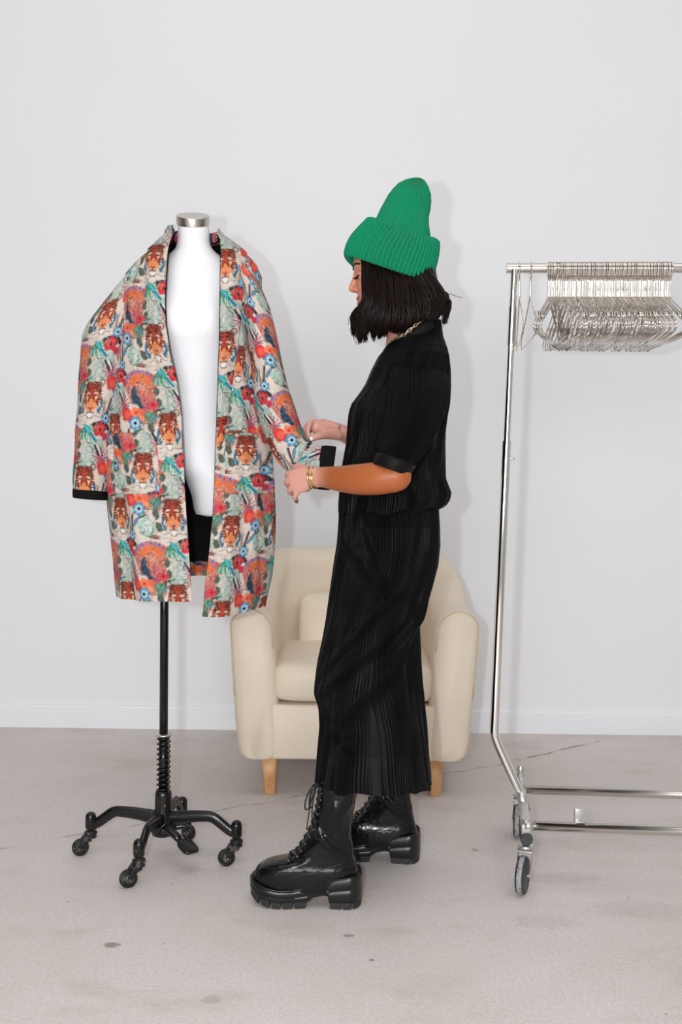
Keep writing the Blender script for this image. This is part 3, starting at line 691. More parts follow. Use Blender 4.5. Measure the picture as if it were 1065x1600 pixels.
    ell(0, 0, 15, 60, (172, 48, 24), 0, .2); ell(0, 44, 17, 32, (226, 130, 74), 0, .2); ell(0, 78, 14, 8, (196, 104, 92)); line([(-14, 76), (0, 88), (14, 76)], 3.2, k); line([(0, 88), (0, 106)], 3, k)
    line([(-24, 112), (0, 106), (24, 112)], 3.6, k); ell(0, 130, 22, 16, (226, 218, 212), 0, .3); line([(-24, 128), (-12, 148), (12, 148), (24, 128)], 3, (80, 66, 68))
    # muted yarn tones and fine dark outlines
    gray = T.mean(2, keepdims=True); T[:] = gray+(T-gray)*.90
    put(N4 > .86, (96, 84, 88), .45); put((N4 < .10), (236, 226, 218), .4)
    # woven flecks
    sp_ = g.random((TH, TW)); f_ = (N4-.5)*.42+.86; T *= f_[..., None]
    return np.clip(T, 0, 1)
TILE = make_tile()
def sample_tile(u, v):
    """u, v in metres on the cloth; (0,0) is the middle of a tiger's face"""
    x = (np.asarray(u)/TWm*TW) % TW; y = (np.asarray(v)/THm*TH) % TH
    C = np.zeros(x.shape+(3,))
    for ox, oy in ((-1.4, -1.4), (1.4, -1.4), (-1.4, 1.4), (1.4, 1.4)):
        C += TILE[((y+oy) % TH).astype(int) % TH, ((x+ox) % TW).astype(int) % TW]
    return C/4
M_cloth = attr_material('woven_jungle_print', .82, bump=(260, .35, .0008), spec=.2)

def cloth_grid(name, G, UV, parent, mat=M_cloth, wrap=False, thick=0):
    """G: rows x cols x 3 positions, UV: rows x cols x 2 metres"""
    n, k, _ = G.shape
    mb = MB(); mb.loft(G, closed=wrap, cap=False); o = mb.build(name, mat, parent)
    if UV is not None: set_tint(o, sample_tile(UV[..., 0].ravel(), UV[..., 1].ravel()))
    return o

CD = 2.62
ROW = [ # image row, side left, side right, opening left, opening right, half depth
 (368, 262, 345, 270, 333, .062), (380, 250, 362, 264, 339, .080), (395, 236, 382, 262, 343, .098), (412, 216, 400, 261.5, 344.5, .112), (430, 200, 408, 261.5, 345, .124), (455, 192, 408, 262, 345.5, .138),
 (485, 190, 405, 262, 346, .150), (520, 188, 405, 264, 346, .158), (560, 183, 408, 270, 345, .158), (600, 176, 412, 280, 343, .152), (650, 168, 418, 287, 341, .150), (700, 167, 425, 290, 339, .152), (750, 169, 429, 292, 338, .155),
 (800, 173, 430, 295, 336, .158), (850, 179, 428, 299, 331, .158), (900, 185, 421, 302, 325, .157), (938, 190, 412, 304, 321, .155), (975, 193, 404, 305, 316, .155)]
rowz = np.array([[WZ(300, y, CD), WX(a, y, CD), WX(b, y, CD), WX(c, y, CD-.11), WX(e, y, CD-.11), h] for y, a, b, c, e, h in ROW])[::-1]
def coat_section(z):
    return [np.interp(z, rowz[:, 0], rowz[:, k]) for k in range(1, 6)]
def coat_point(phi, z, inset=0.0):
    """phi: angle round the body, -pi/2 is the front"""
    xl, xr, ol, orr, b = coat_section(z)
    cx, a = (xl+xr)/2, (xr-xl)/2-inset; b = b-inset
    c, s = np.cos(phi), np.sin(phi); e = .86
    x = cx+a*np.sign(c)*np.abs(c)**e; y = CD+b*np.sign(s)*np.abs(s)**e
    # hanging folds, stronger towards the hem
    dn = np.clip((1.45-z)/.8, 0, 1)
    fold = dn*(.006*np.sin(phi*7+1.2+z*2)+.004*np.sin(phi*13+z*4+.5)) + .0018*np.sin(phi*23+z*17)*np.sin(z*31+phi*5)
    return x+fold*c*1.0, y+fold*s*1.4
def coat():
    base = (PX, PY, .70)
    r = empty('coat', base, 'oversized coat with colourful tiger and flower print, draped open on the dress form', 'coat')
    ztop = rowz[-1, 0]
    def hem(phi):
        p = phi % (2*pi)      # left opening ~ 1.5pi-, side left pi, back .5pi, side right 0 / 2pi, right opening 1.5pi+
        left = WZ(300, 938, CD-.12); lside = WZ(190, 930, CD); right = WZ(320, 962, CD-.12); rside = WZ(412, 944, CD)
        back = WZ(310, 899, CD+.155)
        ks = np.array([0, .5*pi, pi, 1.42*pi, 1.5*pi, 1.53*pi, 1.6*pi, 2*pi]); hs = np.array([rside, back, lside, left, left, right, right, rside])
        return np.interp(p, ks, hs)
    def grid(n, k, inset, zlo=None, p0=None, p1=None):
        S = np.linspace(0, 1, k); V = np.linspace(0, 1, n)
        # phi from the left opening, round the back, to the right opening - depends on z
        G = np.zeros((n, k, 3)); PH = np.zeros((n, k)); 
        zh0 = hem(1.5*pi-.03)
        for i, v in enumerate(V):
            # iterate phi with the z of each column
            zz = ztop-v*(ztop-.70)
            for it in range(2):
                xl, xr, ol, orr, b = coat_section(zz) if np.isscalar(zz) else [np.interp(zz, rowz[:, 0], rowz[:, q]) for q in range(1, 6)]
                cx, a = (xl+xr)/2, (xr-xl)/2
                fl_ = lambda x: np.arccos(np.clip(np.sign((x-cx)/a)*np.abs((x-cx)/a)**(1/.86), -1, 1))
                pl = -fl_(ol); pr = -fl_(orr)          # in (-pi,0)
                # left opening at 2pi+pl going down through pi, to pr+... : go from pl -> -pi -> back -> 0 -> pr
                ph = (2*pi+pl)*(1-S)+(pr)*S             # from ~1.5pi down to ~-.5pi
                pp = np.where(ph < 0, ph+2*pi, ph); pp = np.where(S < .5, np.minimum(pp, 1.49*pi), np.where(pp > pi, np.maximum(pp, 1.54*pi), pp)); h = hem(pp)
                zz = ztop-v*(ztop-h)
            PH[i] = ph; x, y = coat_point(ph, zz, inset)
            G[i, :, 0] = x; G[i, :, 1] = y; G[i, :, 2] = zz
        return G, PH
    G, PH = grid(390, 520, 0)
    # arc length across each row, measured from the two openings
    seg = np.linalg.norm(np.diff(G, axis=1), axis=2); L = np.concatenate([np.zeros((len(G), 1)), np.cumsum(seg, 1)], 1)
    Rt = L[:, -1:]-L
    left = PH > .5*pi
    zt_l = WZ(270, 802, CD-.13); zt_r = WZ(370, 828, CD-.13)
    U = np.where(left, -L+.034, Rt-.052)
    V = np.where(left, zt_l-G[..., 2], zt_r-G[..., 2])
    cloth_grid('body_panels', G, np.stack([U, V], -1), r)
    # facing strip and black lining
    G2, P2 = grid(90, 140, .006); G2[:, :, 2] = G2[:, :, 2]
    n0 = len(G2)-4
    cloth_grid('lining', G2[:n0], None, r, M_linen)
    Gf, Pf = grid(300, 240, .0045); Gf = Gf[-14:]
    Uf = np.linspace(0, 1.1, 240)[None, :].repeat(14, 0)
    cloth_grid('hem_facing', Gf, np.stack([Uf, .3-Gf[..., 2]], -1), r)
    # lapels: the rolled front edges
    for sd in (0, 1):
        zs = np.linspace(ztop+.012, WZ(300, 700, CD-.14), 200); rows = []; uv = []
        for i, z in enumerate(zs):
            t = i/199; zz = min(z, ztop)
            xl, xr, ol, orr, b = coat_section(zz); w = (.052*(1-t)**.6+.012)*(1.0 if t > .04 else .6+.4*t/.04)
            row = []; uvr = []
            for q in np.linspace(0, 1, 34):
                xo = ol if sd == 0 else orr
                x = xo-w*q if sd == 0 else xo+w*q
                cx, a = (xl+xr)/2, (xr-xl)/2
                c = np.clip((x-cx)/a, -.985, .985); ph = -math.acos(np.sign(c)*abs(c)**(1/.86))
                X_, Y_ = coat_point(np.array(ph), np.array(zz), 0)
                lift = .003+.010*math.sin(pi*min(q*1.0, 1))**.6*(1-.5*t)
                edge = .0 if q < .97 else -.005
                row.append((X_ if True else x, Y_-lift*abs(math.sin(ph))-edge, z+.006*q)); uvr.append((q*w*(-1 if sd == 0 else 1)+(.034 if sd == 0 else -.012), (zt_l if sd == 0 else zt_r+.03)-z))
            rows.append(row); uv.append(uvr)
        cloth_grid('lapel', np.array(rows), np.array(uv), r)
    # collar round the back of the neck
    zc = ztop; xl, xr, ol, orr, b = coat_section(zc); ph = np.linspace(2*pi-fl(ol, xl, xr), fl2(orr, xl, xr), 180)
    rows = []; uv = []
    for j, (dz, ins) in enumerate(((-.012, -.004), (0, -.006), (.010, -.004), (.0165, .001), (.018, .006), (.015, .010), (.004, .011), (-.01, .010))):
        x, y = coat_point(ph, np.full(180, zc), ins)
        rows.append(np.stack([x, y, np.full(180, zc+dz)], 1)); uv.append(np.stack([np.linspace(0, .35, 180), np.full(180, .1+j*.009)], 1))
    rows = np.array(rows); 
    env = sm(0, .16, np.linspace(0, 1, 180))*sm(1, .84, np.linspace(0, 1, 180)); rows[:, :, 2] = (zc-.012)+(rows[:, :, 2]-(zc-.012))*env[None, :]
    cloth_grid('collar', rows, np.array(uv), r)
    # patch pockets
    for (xa, xb, ya, yb, uo, vo) in ((171, 248, 676, 772, 228, 730), (352, 424, 676, 772, 383, 702)):
        n, k = 60, 60; rows = []; uv = []
        ph0 = -1
        for i in range(n):
            y = ya+(yb-ya)*i/(n-1); row = []; uvr = []
            for j in range(k):
                x = xa+(xb-xa)*j/(k-1)+ (5*(i/(n-1)) if xa < 300 else 0)
                X_ = WX(x, y, CD-.12); z = WZ(x, y, CD-.12); xl, xr, _, _, b = coat_section(z); cx, a = (xl+xr)/2, (xr-xl)/2
                c = np.clip((X_-cx)/a, -.97, .97); p = -math.acos(np.sign(c)*abs(c)**(1/.86)); PXx, PYy = coat_point(np.array(p), np.array(z), 0)
                e = min(i, j, n-1-i, k-1-j); lift = .0038 if e > 0 else -.001
                row.append((PXx+lift*math.cos(p), PYy-lift*1.0, z)); uvr.append(((x-uo)/600.0, (y-vo)/600.0))
            rows.append(row); uv.append(uvr)
        cloth_grid('patch_pocket', np.array(rows), np.array(uv), r)
    # sleeves
    def sleeve(cen, n, k, tiger, flip=1):
        """cen rows: px, py, depth, half width px, half depth m, tilt of the ring (image dx, dy of its right end)"""
        C = cat([(a, b_, c, w, h, t) for a, b_, c, w, h, t in cen], n); rows = []; cum = 0; prev = None
        uv = []
        for i, (px, py, d, w, h, tl) in enumerate(C):
            c = W(px, py, d); e = W(px+w*math.cos(math.radians(tl)), py+w*math.sin(math.radians(tl)), d)-c
            if prev is not None: cum += (c-prev).length
            prev = c
            th = np.linspace(pi*.5, pi*2.5, k); row = []
            for a in th:   # starts and ends at the back
                wr = 1+.035*math.sin(3*a+i/n*9)*sm(0, .4, i/n)+.02*math.sin(i/n*34+2*a)*sm(.2, .7, i/n)
                row.append(c+e*(math.cos(a)*wr)+Vector((0, math.sin(a)*h*wr, 0)))
            rows.append([tuple(p) for p in row])
            G = np.array(rows[-1]); l = np.concatenate([[0], np.cumsum(np.linalg.norm(np.diff(G, axis=0), axis=1))]); mid = l[k//2]
            uv.append(np.stack([l-mid+tiger[0], np.full(k, cum-tiger[1])], 1))
        return np.array(rows), np.array(uv)
    # left sleeve as seen
    G, U = sleeve([(240, 404, 2.61, 16, .035, -50), (215, 424, 2.60, 28, .055, -48), (192, 462, 2.60, 38, .070, -33), (174, 515, 2.59, 42, .080, -12), (163, 580, 2.585, 37, .078, -4), (154, 650, 2.58, 34, .074, 0), (146, 710, 2.58, 29, .070, 3), (143, 766, 2.58, 27, .066, 5)], 300, 220, (.005, .19))
    sl = cloth_grid('sleeve', G, U, r)
    tip = G[-1]; c = tip.mean(0); rows = [c+(tip-c)*s+np.array([0, 0, dz]) for s, dz in ((.97, .004), (1.0, .002), (1.015, -.006), (1.01, -.018), (.98, -.022), (.93, -.02), (.90, .02), (.88, .08))]
    mb = MB(); mb.loft(rows, cap=False); mb.build('cuff_lining', M_linen, sl)
    # right sleeve, drawn out to the woman's hands
    G, U = sleeve([(368, 398, 2.60, 20, .035, 52), (384, 420, 2.585, 26, .055, 48), (396, 455, 2.57, 26, .068, 36), (407, 505, 2.55, 23, .072, 16), (416, 560, 2.53, 24, .068, 0), (427, 620, 2.51, 28, .062, -8), (440, 668, 2.50, 30, .055, -16), (454, 700, 2.49, 29, .046, -26), (463, 716, 2.48, 27, .036, -50), (466, 722, 2.48, 26, .030, -60)], 290, 200, (.06, .11))
    sr = cloth_grid('sleeve', G, U, r)
    G, U = sleeve([(461, 722, 2.475, 24, .020, -62), (472, 728, 2.470, 29, .024, -72), (485, 730, 2.465, 32, .028, -79), (501, 731, 2.465, 33.5, .030, -82)], 90, 160, (.0, -.088))
    cf = cloth_grid('turned_cuff', G, U, sr)
    tip = G[-1]; c = tip.mean(0); ax = np.array([1, 0, -.06]); rows = [c+(tip-c)*s+ax*dx for s, dx in ((.97, -.006), (1.0, -.003), (1.02, .004), (1.02, .016), (1.015, .028), (.98, .031), (.93, .028), (.92, .012), (.90, -.004))]
    mb = MB(); mb.loft(rows, cap=False); mb.build('cuff_lining', M_linen, cf)
def fl(x, xl, xr): 
    cx, a = (xl+xr)/2, (xr-xl)/2; c = np.clip((x-cx)/a, -1, 1); return math.acos(np.sign(c)*abs(c)**(1/.86))
def fl2(x, xl, xr): return -fl(x, xl, xr)
coat()
# ------------------------------------------------------------------ the woman
MD = 2.50     # depth of the middle of her body
M_skin = attr_material('skin', .45, spec=.4, sss=.25)
PR = empty('person', (WX(575, 1400, MD), MD, 0), 'woman in a green knitted hat, black pleated outfit and chunky boots adjusting the coat sleeve', 'person')

def body():
    mb = MB()
    def cone(P, r, seg=24): mb.tube(P, r, seg, round_ends=True)
    # head: horizontal slices with a modelled face line
    hd = [(352, 600, 632, .022), (358, 588, 646, .045), (368, 572, 660, .060), (382, 560, 672, .071), (398, 553.5, 679, .077), (410, 551.6, 676, .0765), (418, 551.2, 674, .075), (424, 552.6, 673, .0735), (430, 554.8, 672, .0725), (440, 555.5, 671, .0715), (450, 557, 675, .071), (458, 558.5, 668, .067), (466, 559, 660, .061), (474, 560, 650, .054), (482, 562, 642, .046), (489, 565, 634, .036), (494, 570, 626, .026), (497, 580, 616, .014)]
    R = []
    for y in np.linspace(352, 497, 80):
        xl, xr, b = (interp(y, hd, k) for k in (1, 2, 3)); A, B = W(xl, y, MD), W(xr, y, MD); cx = A.x+(B.x-A.x)*.52; q = []
        for th in np.linspace(0, 2*pi, 72, endpoint=False):
            c, s = math.cos(th), math.sin(th)
            ax_ = (B.x-cx) if c > 0 else (cx-A.x)
            e = .92 if c > 0 else .85
            x = ax_*math.copysign(abs(c)**e, c); yy = b*math.copysign(abs(s)**.95, s)
            # eye sockets and cheeks
            if c < -.2:
                x += .0075*math.exp(-((y-432)/7)**2)*math.exp(-((abs(yy)-.030)/.017)**2)
                x -= .004*math.exp(-((y-450)/12)**2)*math.exp(-((abs(yy)-.036)/.020)**2)
                x -= .0025*math.exp(-((y-417)/5)**2)*math.exp(-((abs(yy)-.028)/.018)**2)
            q.append((cx+x, MD+yy, A.z))
        R.append(q)
    mb.loft(R)
    # nose, lips, eyelids, ears
    cone([W(556.5, 426, MD), W(552.8, 438, MD), W(549.8, 447, MD), W(548.6, 451.6, MD)], [.0065, .0062, .0072, .0074], 18)
    mb.sphere(W(552.5, 454, MD), (.0095, .0085, .0055), 16)
    for s in (-1, 1):
        mb.sphere(W(555.5, 453.5, MD)+Vector((0, s*.0095, 0)), (.0085, .0062, .0058), 14)
        mb.sphere(W(564.5, 432.5, MD)+Vector((0, s*.030, 0)), (.0115, .0135, .0115), 16)
        mb.tube(cat([W(614, 438, MD)+Vector((0, s*.070, 0)), W(618, 433, MD)+Vector((0, s*.074, 0)), W(625, 436, MD)+Vector((0, s*.077, 0)), W(624, 447, MD)+Vector((0, s*.075, 0)), W(616, 457, MD)+Vector((0, s*.070, 0))], 14), .0045, 8)
        mb.sphere(W(619, 446, MD)+Vector((0, s*.069, 0)), (.010, .008, .014), 12)
    P = [(562, -.021), (559.3, -.011), (558.2, 0), (559.3, .011), (562, .021)]
    mb.tube([W(x+.6, 467.0-abs(y)*60, MD)+Vector((0, y, 0)) for x, y in P], [.0022, .0042, .0048, .0042, .0022], 12, round_ends=True)
    mb.tube([W(x+2.4, 474.8-abs(y)*60, MD)+Vector((0, y*.9, 0)) for x, y in P], [.0022, .0048, .0056, .0048, .0022], 12, round_ends=True)
    mb.sphere(W(568, 487, MD), (.013, .018, .012), 16)
    # neck, trunk, legs under the clothes
    cone([W(618, 455, MD), W(628, 490, MD), W(637, 520, MD), W(642, 545, MD)], [.052, .050, .055, .07], 32)
    tr = [(520, 620, 676, .06), (545, 612, 688, .12), (565, 600, 693, .160), (590, 590, 694, .172), (620, 572, 692, .16), (650, 560, 690, .150), (690, 556, 682, .135), (730, 550, 672, .125), (770, 542, 672, .140), (820, 536, 674, .165), (860, 534, 674, .168), (900, 530, 662, .155), (915, 532, 655, .12)]
    R = []
    for y in np.linspace(520, 915, 80):
        xl, xr, b = (interp(y, tr, k) for k in (1, 2, 3)); A, B = W(xl+5, y, MD), W(xr-5, y, MD); cx = (A.x+B.x)/2
        R.append([(cx+(B.x-A.x)/2*math.cos(t), MD+b*math.sin(t), A.z) for t in np.linspace(0, 2*pi, 60, endpoint=False)])
    mb.loft(R)
    for d, ax_, kx in ((2.365, 528, 570), (2.638, 622, 616)):
        s = -1 if d < 2.5 else 1
        an = W(ax_, 1300, d); an.z = .10; kn = W(kx-24, 1050, MD+s*.085)
        cone([W(605, 850, MD+s*.080), kn, Vector(((kn.x+an.x)/2+.012, (kn.y+an.y)/2, .33)), Vector((an.x+.004, an.y, .22)), an], [.072, .048, .034, .026, .021], 30)
        cone([an, Vector((an.x-.05, an.y, .080)), Vector((an.x-.10, an.y+(.004 if s < 0 else .010), .076))], [.020, .017, .014], 20)
    # near (left) arm: shoulder, elbow, wrist
    E = W(613, 747, 2.25); WR = W(492, 747, 2.375)
    cone([W(655, 590, 2.40), W(642, 650, 2.335), W(626, 705, 2.28), E], [.044, .040, .037, .034], 30)
    fa = [E+Vector((.008, 0, .004)), W(590, 747.5, 2.262), W(560, 749, 2.29), W(530, 748, 2.33), W(505, 745.5, 2.36), WR]
    fr_ = [(.0350, .0360), (.0375, .038), (.0355, .036), (.0300, .029), (.0245, .021), (.0235, .018)]
    Q = cat([tuple(p)+r_ for p, r_ in zip(fa, fr_)], 40); mb.tube([Vector(q[:3]) for q in Q], [(q[3], q[4]) for q in Q], 40, round_ends=True)
    # near hand: back of the hand to the camera, fingers curling away round the sleeve
    hand = [W(498, 745, 2.37), W(484, 746, 2.375), W(470, 750, 2.385), W(459, 753, 2.392)]
    mb.tube(hand, [(.0235, .019), (.027, .0165), (.0315, .015), (.030, .0125)], 28, flat=(0, 0, 1), round_ends=True)
    fingers_n = [ # knuckle, mid joint, far joint, tip (px, py, depth), radius
        [(461, 739, 2.392), (450.5, 741, 2.405), (450, 745, 2.43), (456, 748, 2.448), .0088],
        [(459, 748, 2.390), (449.5, 752, 2.402), (449.5, 757, 2.428), (456, 759, 2.446), .0090],
        [(461, 758, 2.389), (453.5, 765, 2.400), (454, 770, 2.424), (460, 771, 2.440), .0085],
        [(468, 765, 2.388), (461.5, 774, 2.393), (461, 779, 2.402), (463.5, 783.5, 2.410), .0074]]
    for k in fingers_n:
        r_ = k[-1]; P = cat([tuple(W(*p)) for p in [(k[0][0]+12, k[0][1]+(-1), k[0][2])]+k[:-1]], 22); mb.tube(P, list(np.linspace(r_*1.1, r_*.80, 22)), 16, round_ends=True)
    P = cat([tuple(W(*p)) for p in ((486, 738, 2.388), (476, 733, 2.41), (468, 730, 2.425), (461, 730, 2.435))], 16); mb.tube(P, list(np.linspace(.0125, .0085, 16)), 16, round_ends=True)
    # far (right) arm
    E2 = W(600, 705, 2.72); WR2 = W(534, 676, 2.60)
    cone([W(655, 590, 2.60), W(640, 650, 2.665), E2], [.044, .040, .036], 28)
    cone([E2, W(565, 690, 2.66), WR2, W(520, 674.5, 2.585)], [.036, .031, .0205, .0205], 28)
    mb.tube([W(530, 675, 2.59), W(516, 672, 2.578), W(503, 669, 2.566), W(494, 666.5, 2.558)], [(.0215, .019), (.0235, .019), (.0245, .018), (.019, .016)], 26, flat=(0, 0, 1), round_ends=True)
    mb.sphere(W(531, 676, 2.590), (.032, .0205, .0212), 22)
    fingers_f = [
        [(500, 660.5, 2.555), (486.5, 660, 2.545), (480.5, 674, 2.533), (484, 690, 2.525), .0082],
        [(497, 662, 2.570), (482.5, 663.5, 2.562), (474.5, 678, 2.545), (479.5, 695, 2.530), .0084],
        [(497, 666, 2.585), (480, 668, 2.580), (471.5, 682, 2.560), (477, 699, 2.540), .0080],
        [(499, 671, 2.597), (484, 673, 2.595), (475.5, 686, 2.578), (481, 699.5, 2.558), .0070]]
    for k in fingers_f:
        r_ = k[-1]; P = cat([tuple(W(*p)) for p in [(k[0][0]+26, k[0][1]*.5+336, k[0][2]+.012), (k[0][0]+13, k[0][1]*.8+134, k[0][2]+.006)]+k[:-1]], 24); mb.tube(P, list(np.linspace(r_*1.12, r_*.78, 24)), 16, round_ends=True)
    P = cat([tuple(W(*p)) for p in ((536, 679, 2.588), (518, 680.5, 2.558), (500, 681, 2.528), (486.5, 685.5, 2.516))], 20); mb.tube(P, [.0110, .0125, .0138, .0142, .0136, .0120, .0112, .0106, .0102, .010, .0098, .0097, .0097, .0097, .0096, .0094, .0091, .0087, .0082, .0075], 18, round_ends=True)
    o = mb.build('body', M_skin, PR)
    md = o.modifiers.new('weld', 'REMESH'); md.mode = 'VOXEL'; md.voxel_size = .0024; md.use_smooth_shade = True
    s2 = o.modifiers.new('soften', 'SMOOTH'); s2.factor = .5; s2.iterations = 5
    dg = bpy.context.evaluated_depsgraph_get(); me = bpy.data.meshes.new_from_object(o.evaluated_get(dg)); o.modifiers.clear(); old = o.data; o.data = me; bpy.data.meshes.remove(old)
    me.polygons.foreach_set('use_smooth', [True]*len(me.polygons))
    if not me.materials: me.materials.append(M_skin)
    n = len(me.vertices); V = np.zeros(n*3); me.vertices.foreach_get('co', V); V = V.reshape(-1, 3)+np.array(ORG[PR])
    pale = np.array(lin(206, 152, 138)); tan = np.array(lin(166, 91, 48)); face = np.array(lin(204, 138, 112)); lip = np.array(lin(176, 78, 76))
    C = np.tile(pale, (n, 1))
    near = (V[:, 1] < 2.45) & (V[:, 2] > .9) & (V[:, 2] < 1.4)
    x0, x1 = WX(486, 745, 2.37), WX(516, 745, 2.34)
    k = (sm(x0, x1, V[:, 0])*near)[:, None]; C = C*(1-k)+tan*k
    hk = sm(WZ(600, 540, MD), WZ(600, 505, MD), V[:, 2])[:, None]; C = C*(1-hk)+face*hk
    def blob(px, py, rx, rz, col, a, dep=None):
        nonlocal C
        p = W(px, py, MD); k = np.exp(-((V[:, 0]-p.x)/rx)**2-((V[:, 2]-p.z)/rz)**2)*(V[:, 2] > 1.4)
        if dep: k = k*np.exp(-((np.abs(V[:, 1]-MD)-dep[0])/dep[1])**2)
        k = (np.clip(k*a, 0, 1))[:, None]; C = C*(1-k)+np.array(lin(*col))*k
    blob(558.5, 467, .007, .005, (170, 72, 72), 1.6, (0, .024)); blob(560.5, 475, .007, .006, (176, 78, 76), 1.6, (0, .024))
    blob(566, 452, .016, .014, (216, 130, 108), .6); blob(547, 452, .006, .007, (220, 140, 112), .5); blob(565, 428, .010, .005, (150, 96, 76), .6, (.03, .02))
    # knuckle flush
    set_tint(o, C)
    # brows, lashes, nails
    from mathutils.bvhtree import BVHTree
    bvh = BVHTree.FromPolygons([Vector(v) for v in V.tolist()], [tuple(p.vertices) for p in me.polygons])
    for s in (-1, 1):
        mb = MB()
        for i in range(64):
            t = (i//2)/31; row = (i % 2)*.0016; z0 = WZ(555, 420.5-4.0*math.sin(min(t*1.4, 1)*pi*.5)+4*max(0, t-.6), MD)+row-.0008
            hit = bvh.ray_cast(Vector((WX(520, 420, MD), MD+s*(.009+.036*t), z0)), Vector((1, 0, 0)))[0]
            if hit is None: continue
            p = hit+Vector((-.0006, 0, 0)); mb.tube([p, p+Vector((.0006, s*.0045, .0022*(1-t)))], [.0016, .0006], 5)
        mb.build('eyebrow', M_lash, PR)
        mb = MB()
        for i in range(24):
            t = i/23; a = -.9+1.8*t; c = W(564.5, 434.5, MD)+Vector((0, s*.030, 0)); p = c+Vector((-.0125*math.cos(a), .0125*math.sin(a), -.0015-.001*math.cos(a)))
            mb.tube([p, p+Vector((-.0048, .003*math.sin(a), -.0035)), p+Vector((-.0078, .0045*math.sin(a), -.0050))], [.0009, .0006, .0002], 5)
        mb.tube([W(564.5, 434.5, MD)+Vector((-.0128*math.cos(a), s*.030+.0128*math.sin(a), -.0012)) for a in np.linspace(-1.1, 1.1, 16)], .0009, 6)
        mb.build('eyelashes', M_lash, PR)
    for (a, b_, mt, rr) in ((W(489, 685, 2.510), W(483.5, 686, 2.508), M_nailw, .0058), (W(482.5, 689, 2.519), W(484, 695.5, 2.520), M_naild, .0050), (W(477.5, 695, 2.524), W(480, 700, 2.526), M_naild, .0050), (W(475.5, 698, 2.534), W(478, 703, 2.536), M_nailw, .0046), (W(462.2, 781.5, 2.399), W(462.8, 785.5, 2.402), M_naild, .0034)):
        mb = MB(); mb.tube([a+(b_-a)*t for t in (0, .5, 1)], [(rr*.8, rr*.5), (rr, rr*.6), (rr*.75, rr*.5)], 12, flat=(0, 0, 1) if abs((b_-a).x) > abs((b_-a).z) else (1, 0, 0), round_ends=False); mb.build('fingernail', mt, PR)
    # jewellery
    def ring(c, nrm, r, th, mt, name, el=1.0, up=(0, 0, 1), seg=40, wid=None):
        nrm = Vector(nrm).normalized(); u = (Vector(up)-nrm*Vector(up).dot(nrm)).normalized(); v = nrm.cross(u); mb = MB()
        mb.tube([Vector(c)+u*(r*math.cos(a))+v*(r*el*math.sin(a)) for a in np.linspace(0, 2*pi, seg, endpoint=False)], th, 8, closed=True); return mb.build(name, mt, PR)
    ring(W(485.5, 662.5, 2.547), (1, 0, -.45), .0095, .0024, M_gold, 'finger_ring'); ring(W(480.5, 664.5, 2.560), (.8, 0, -.7), .0096, .0018, M_gold, 'finger_ring')
    ring(W(453, 750.5, 2.398), (1, .5, .2), .0098, .0022, M_gold, 'finger_ring'); ring(W(455.5, 766, 2.399), (1, .4, .6), .0095, .0016, M_silver, 'finger_ring')
    for k, (px, tl, th) in enumerate(((484, .12, .0018), (487.5, .20, .0014), (491, .10, .0017), (489, .34, .0012))):
        ring(W(px, 746.5, 2.374), (1, -.25, tl), .0262, th, M_gold, 'bracelet', .83)
body()

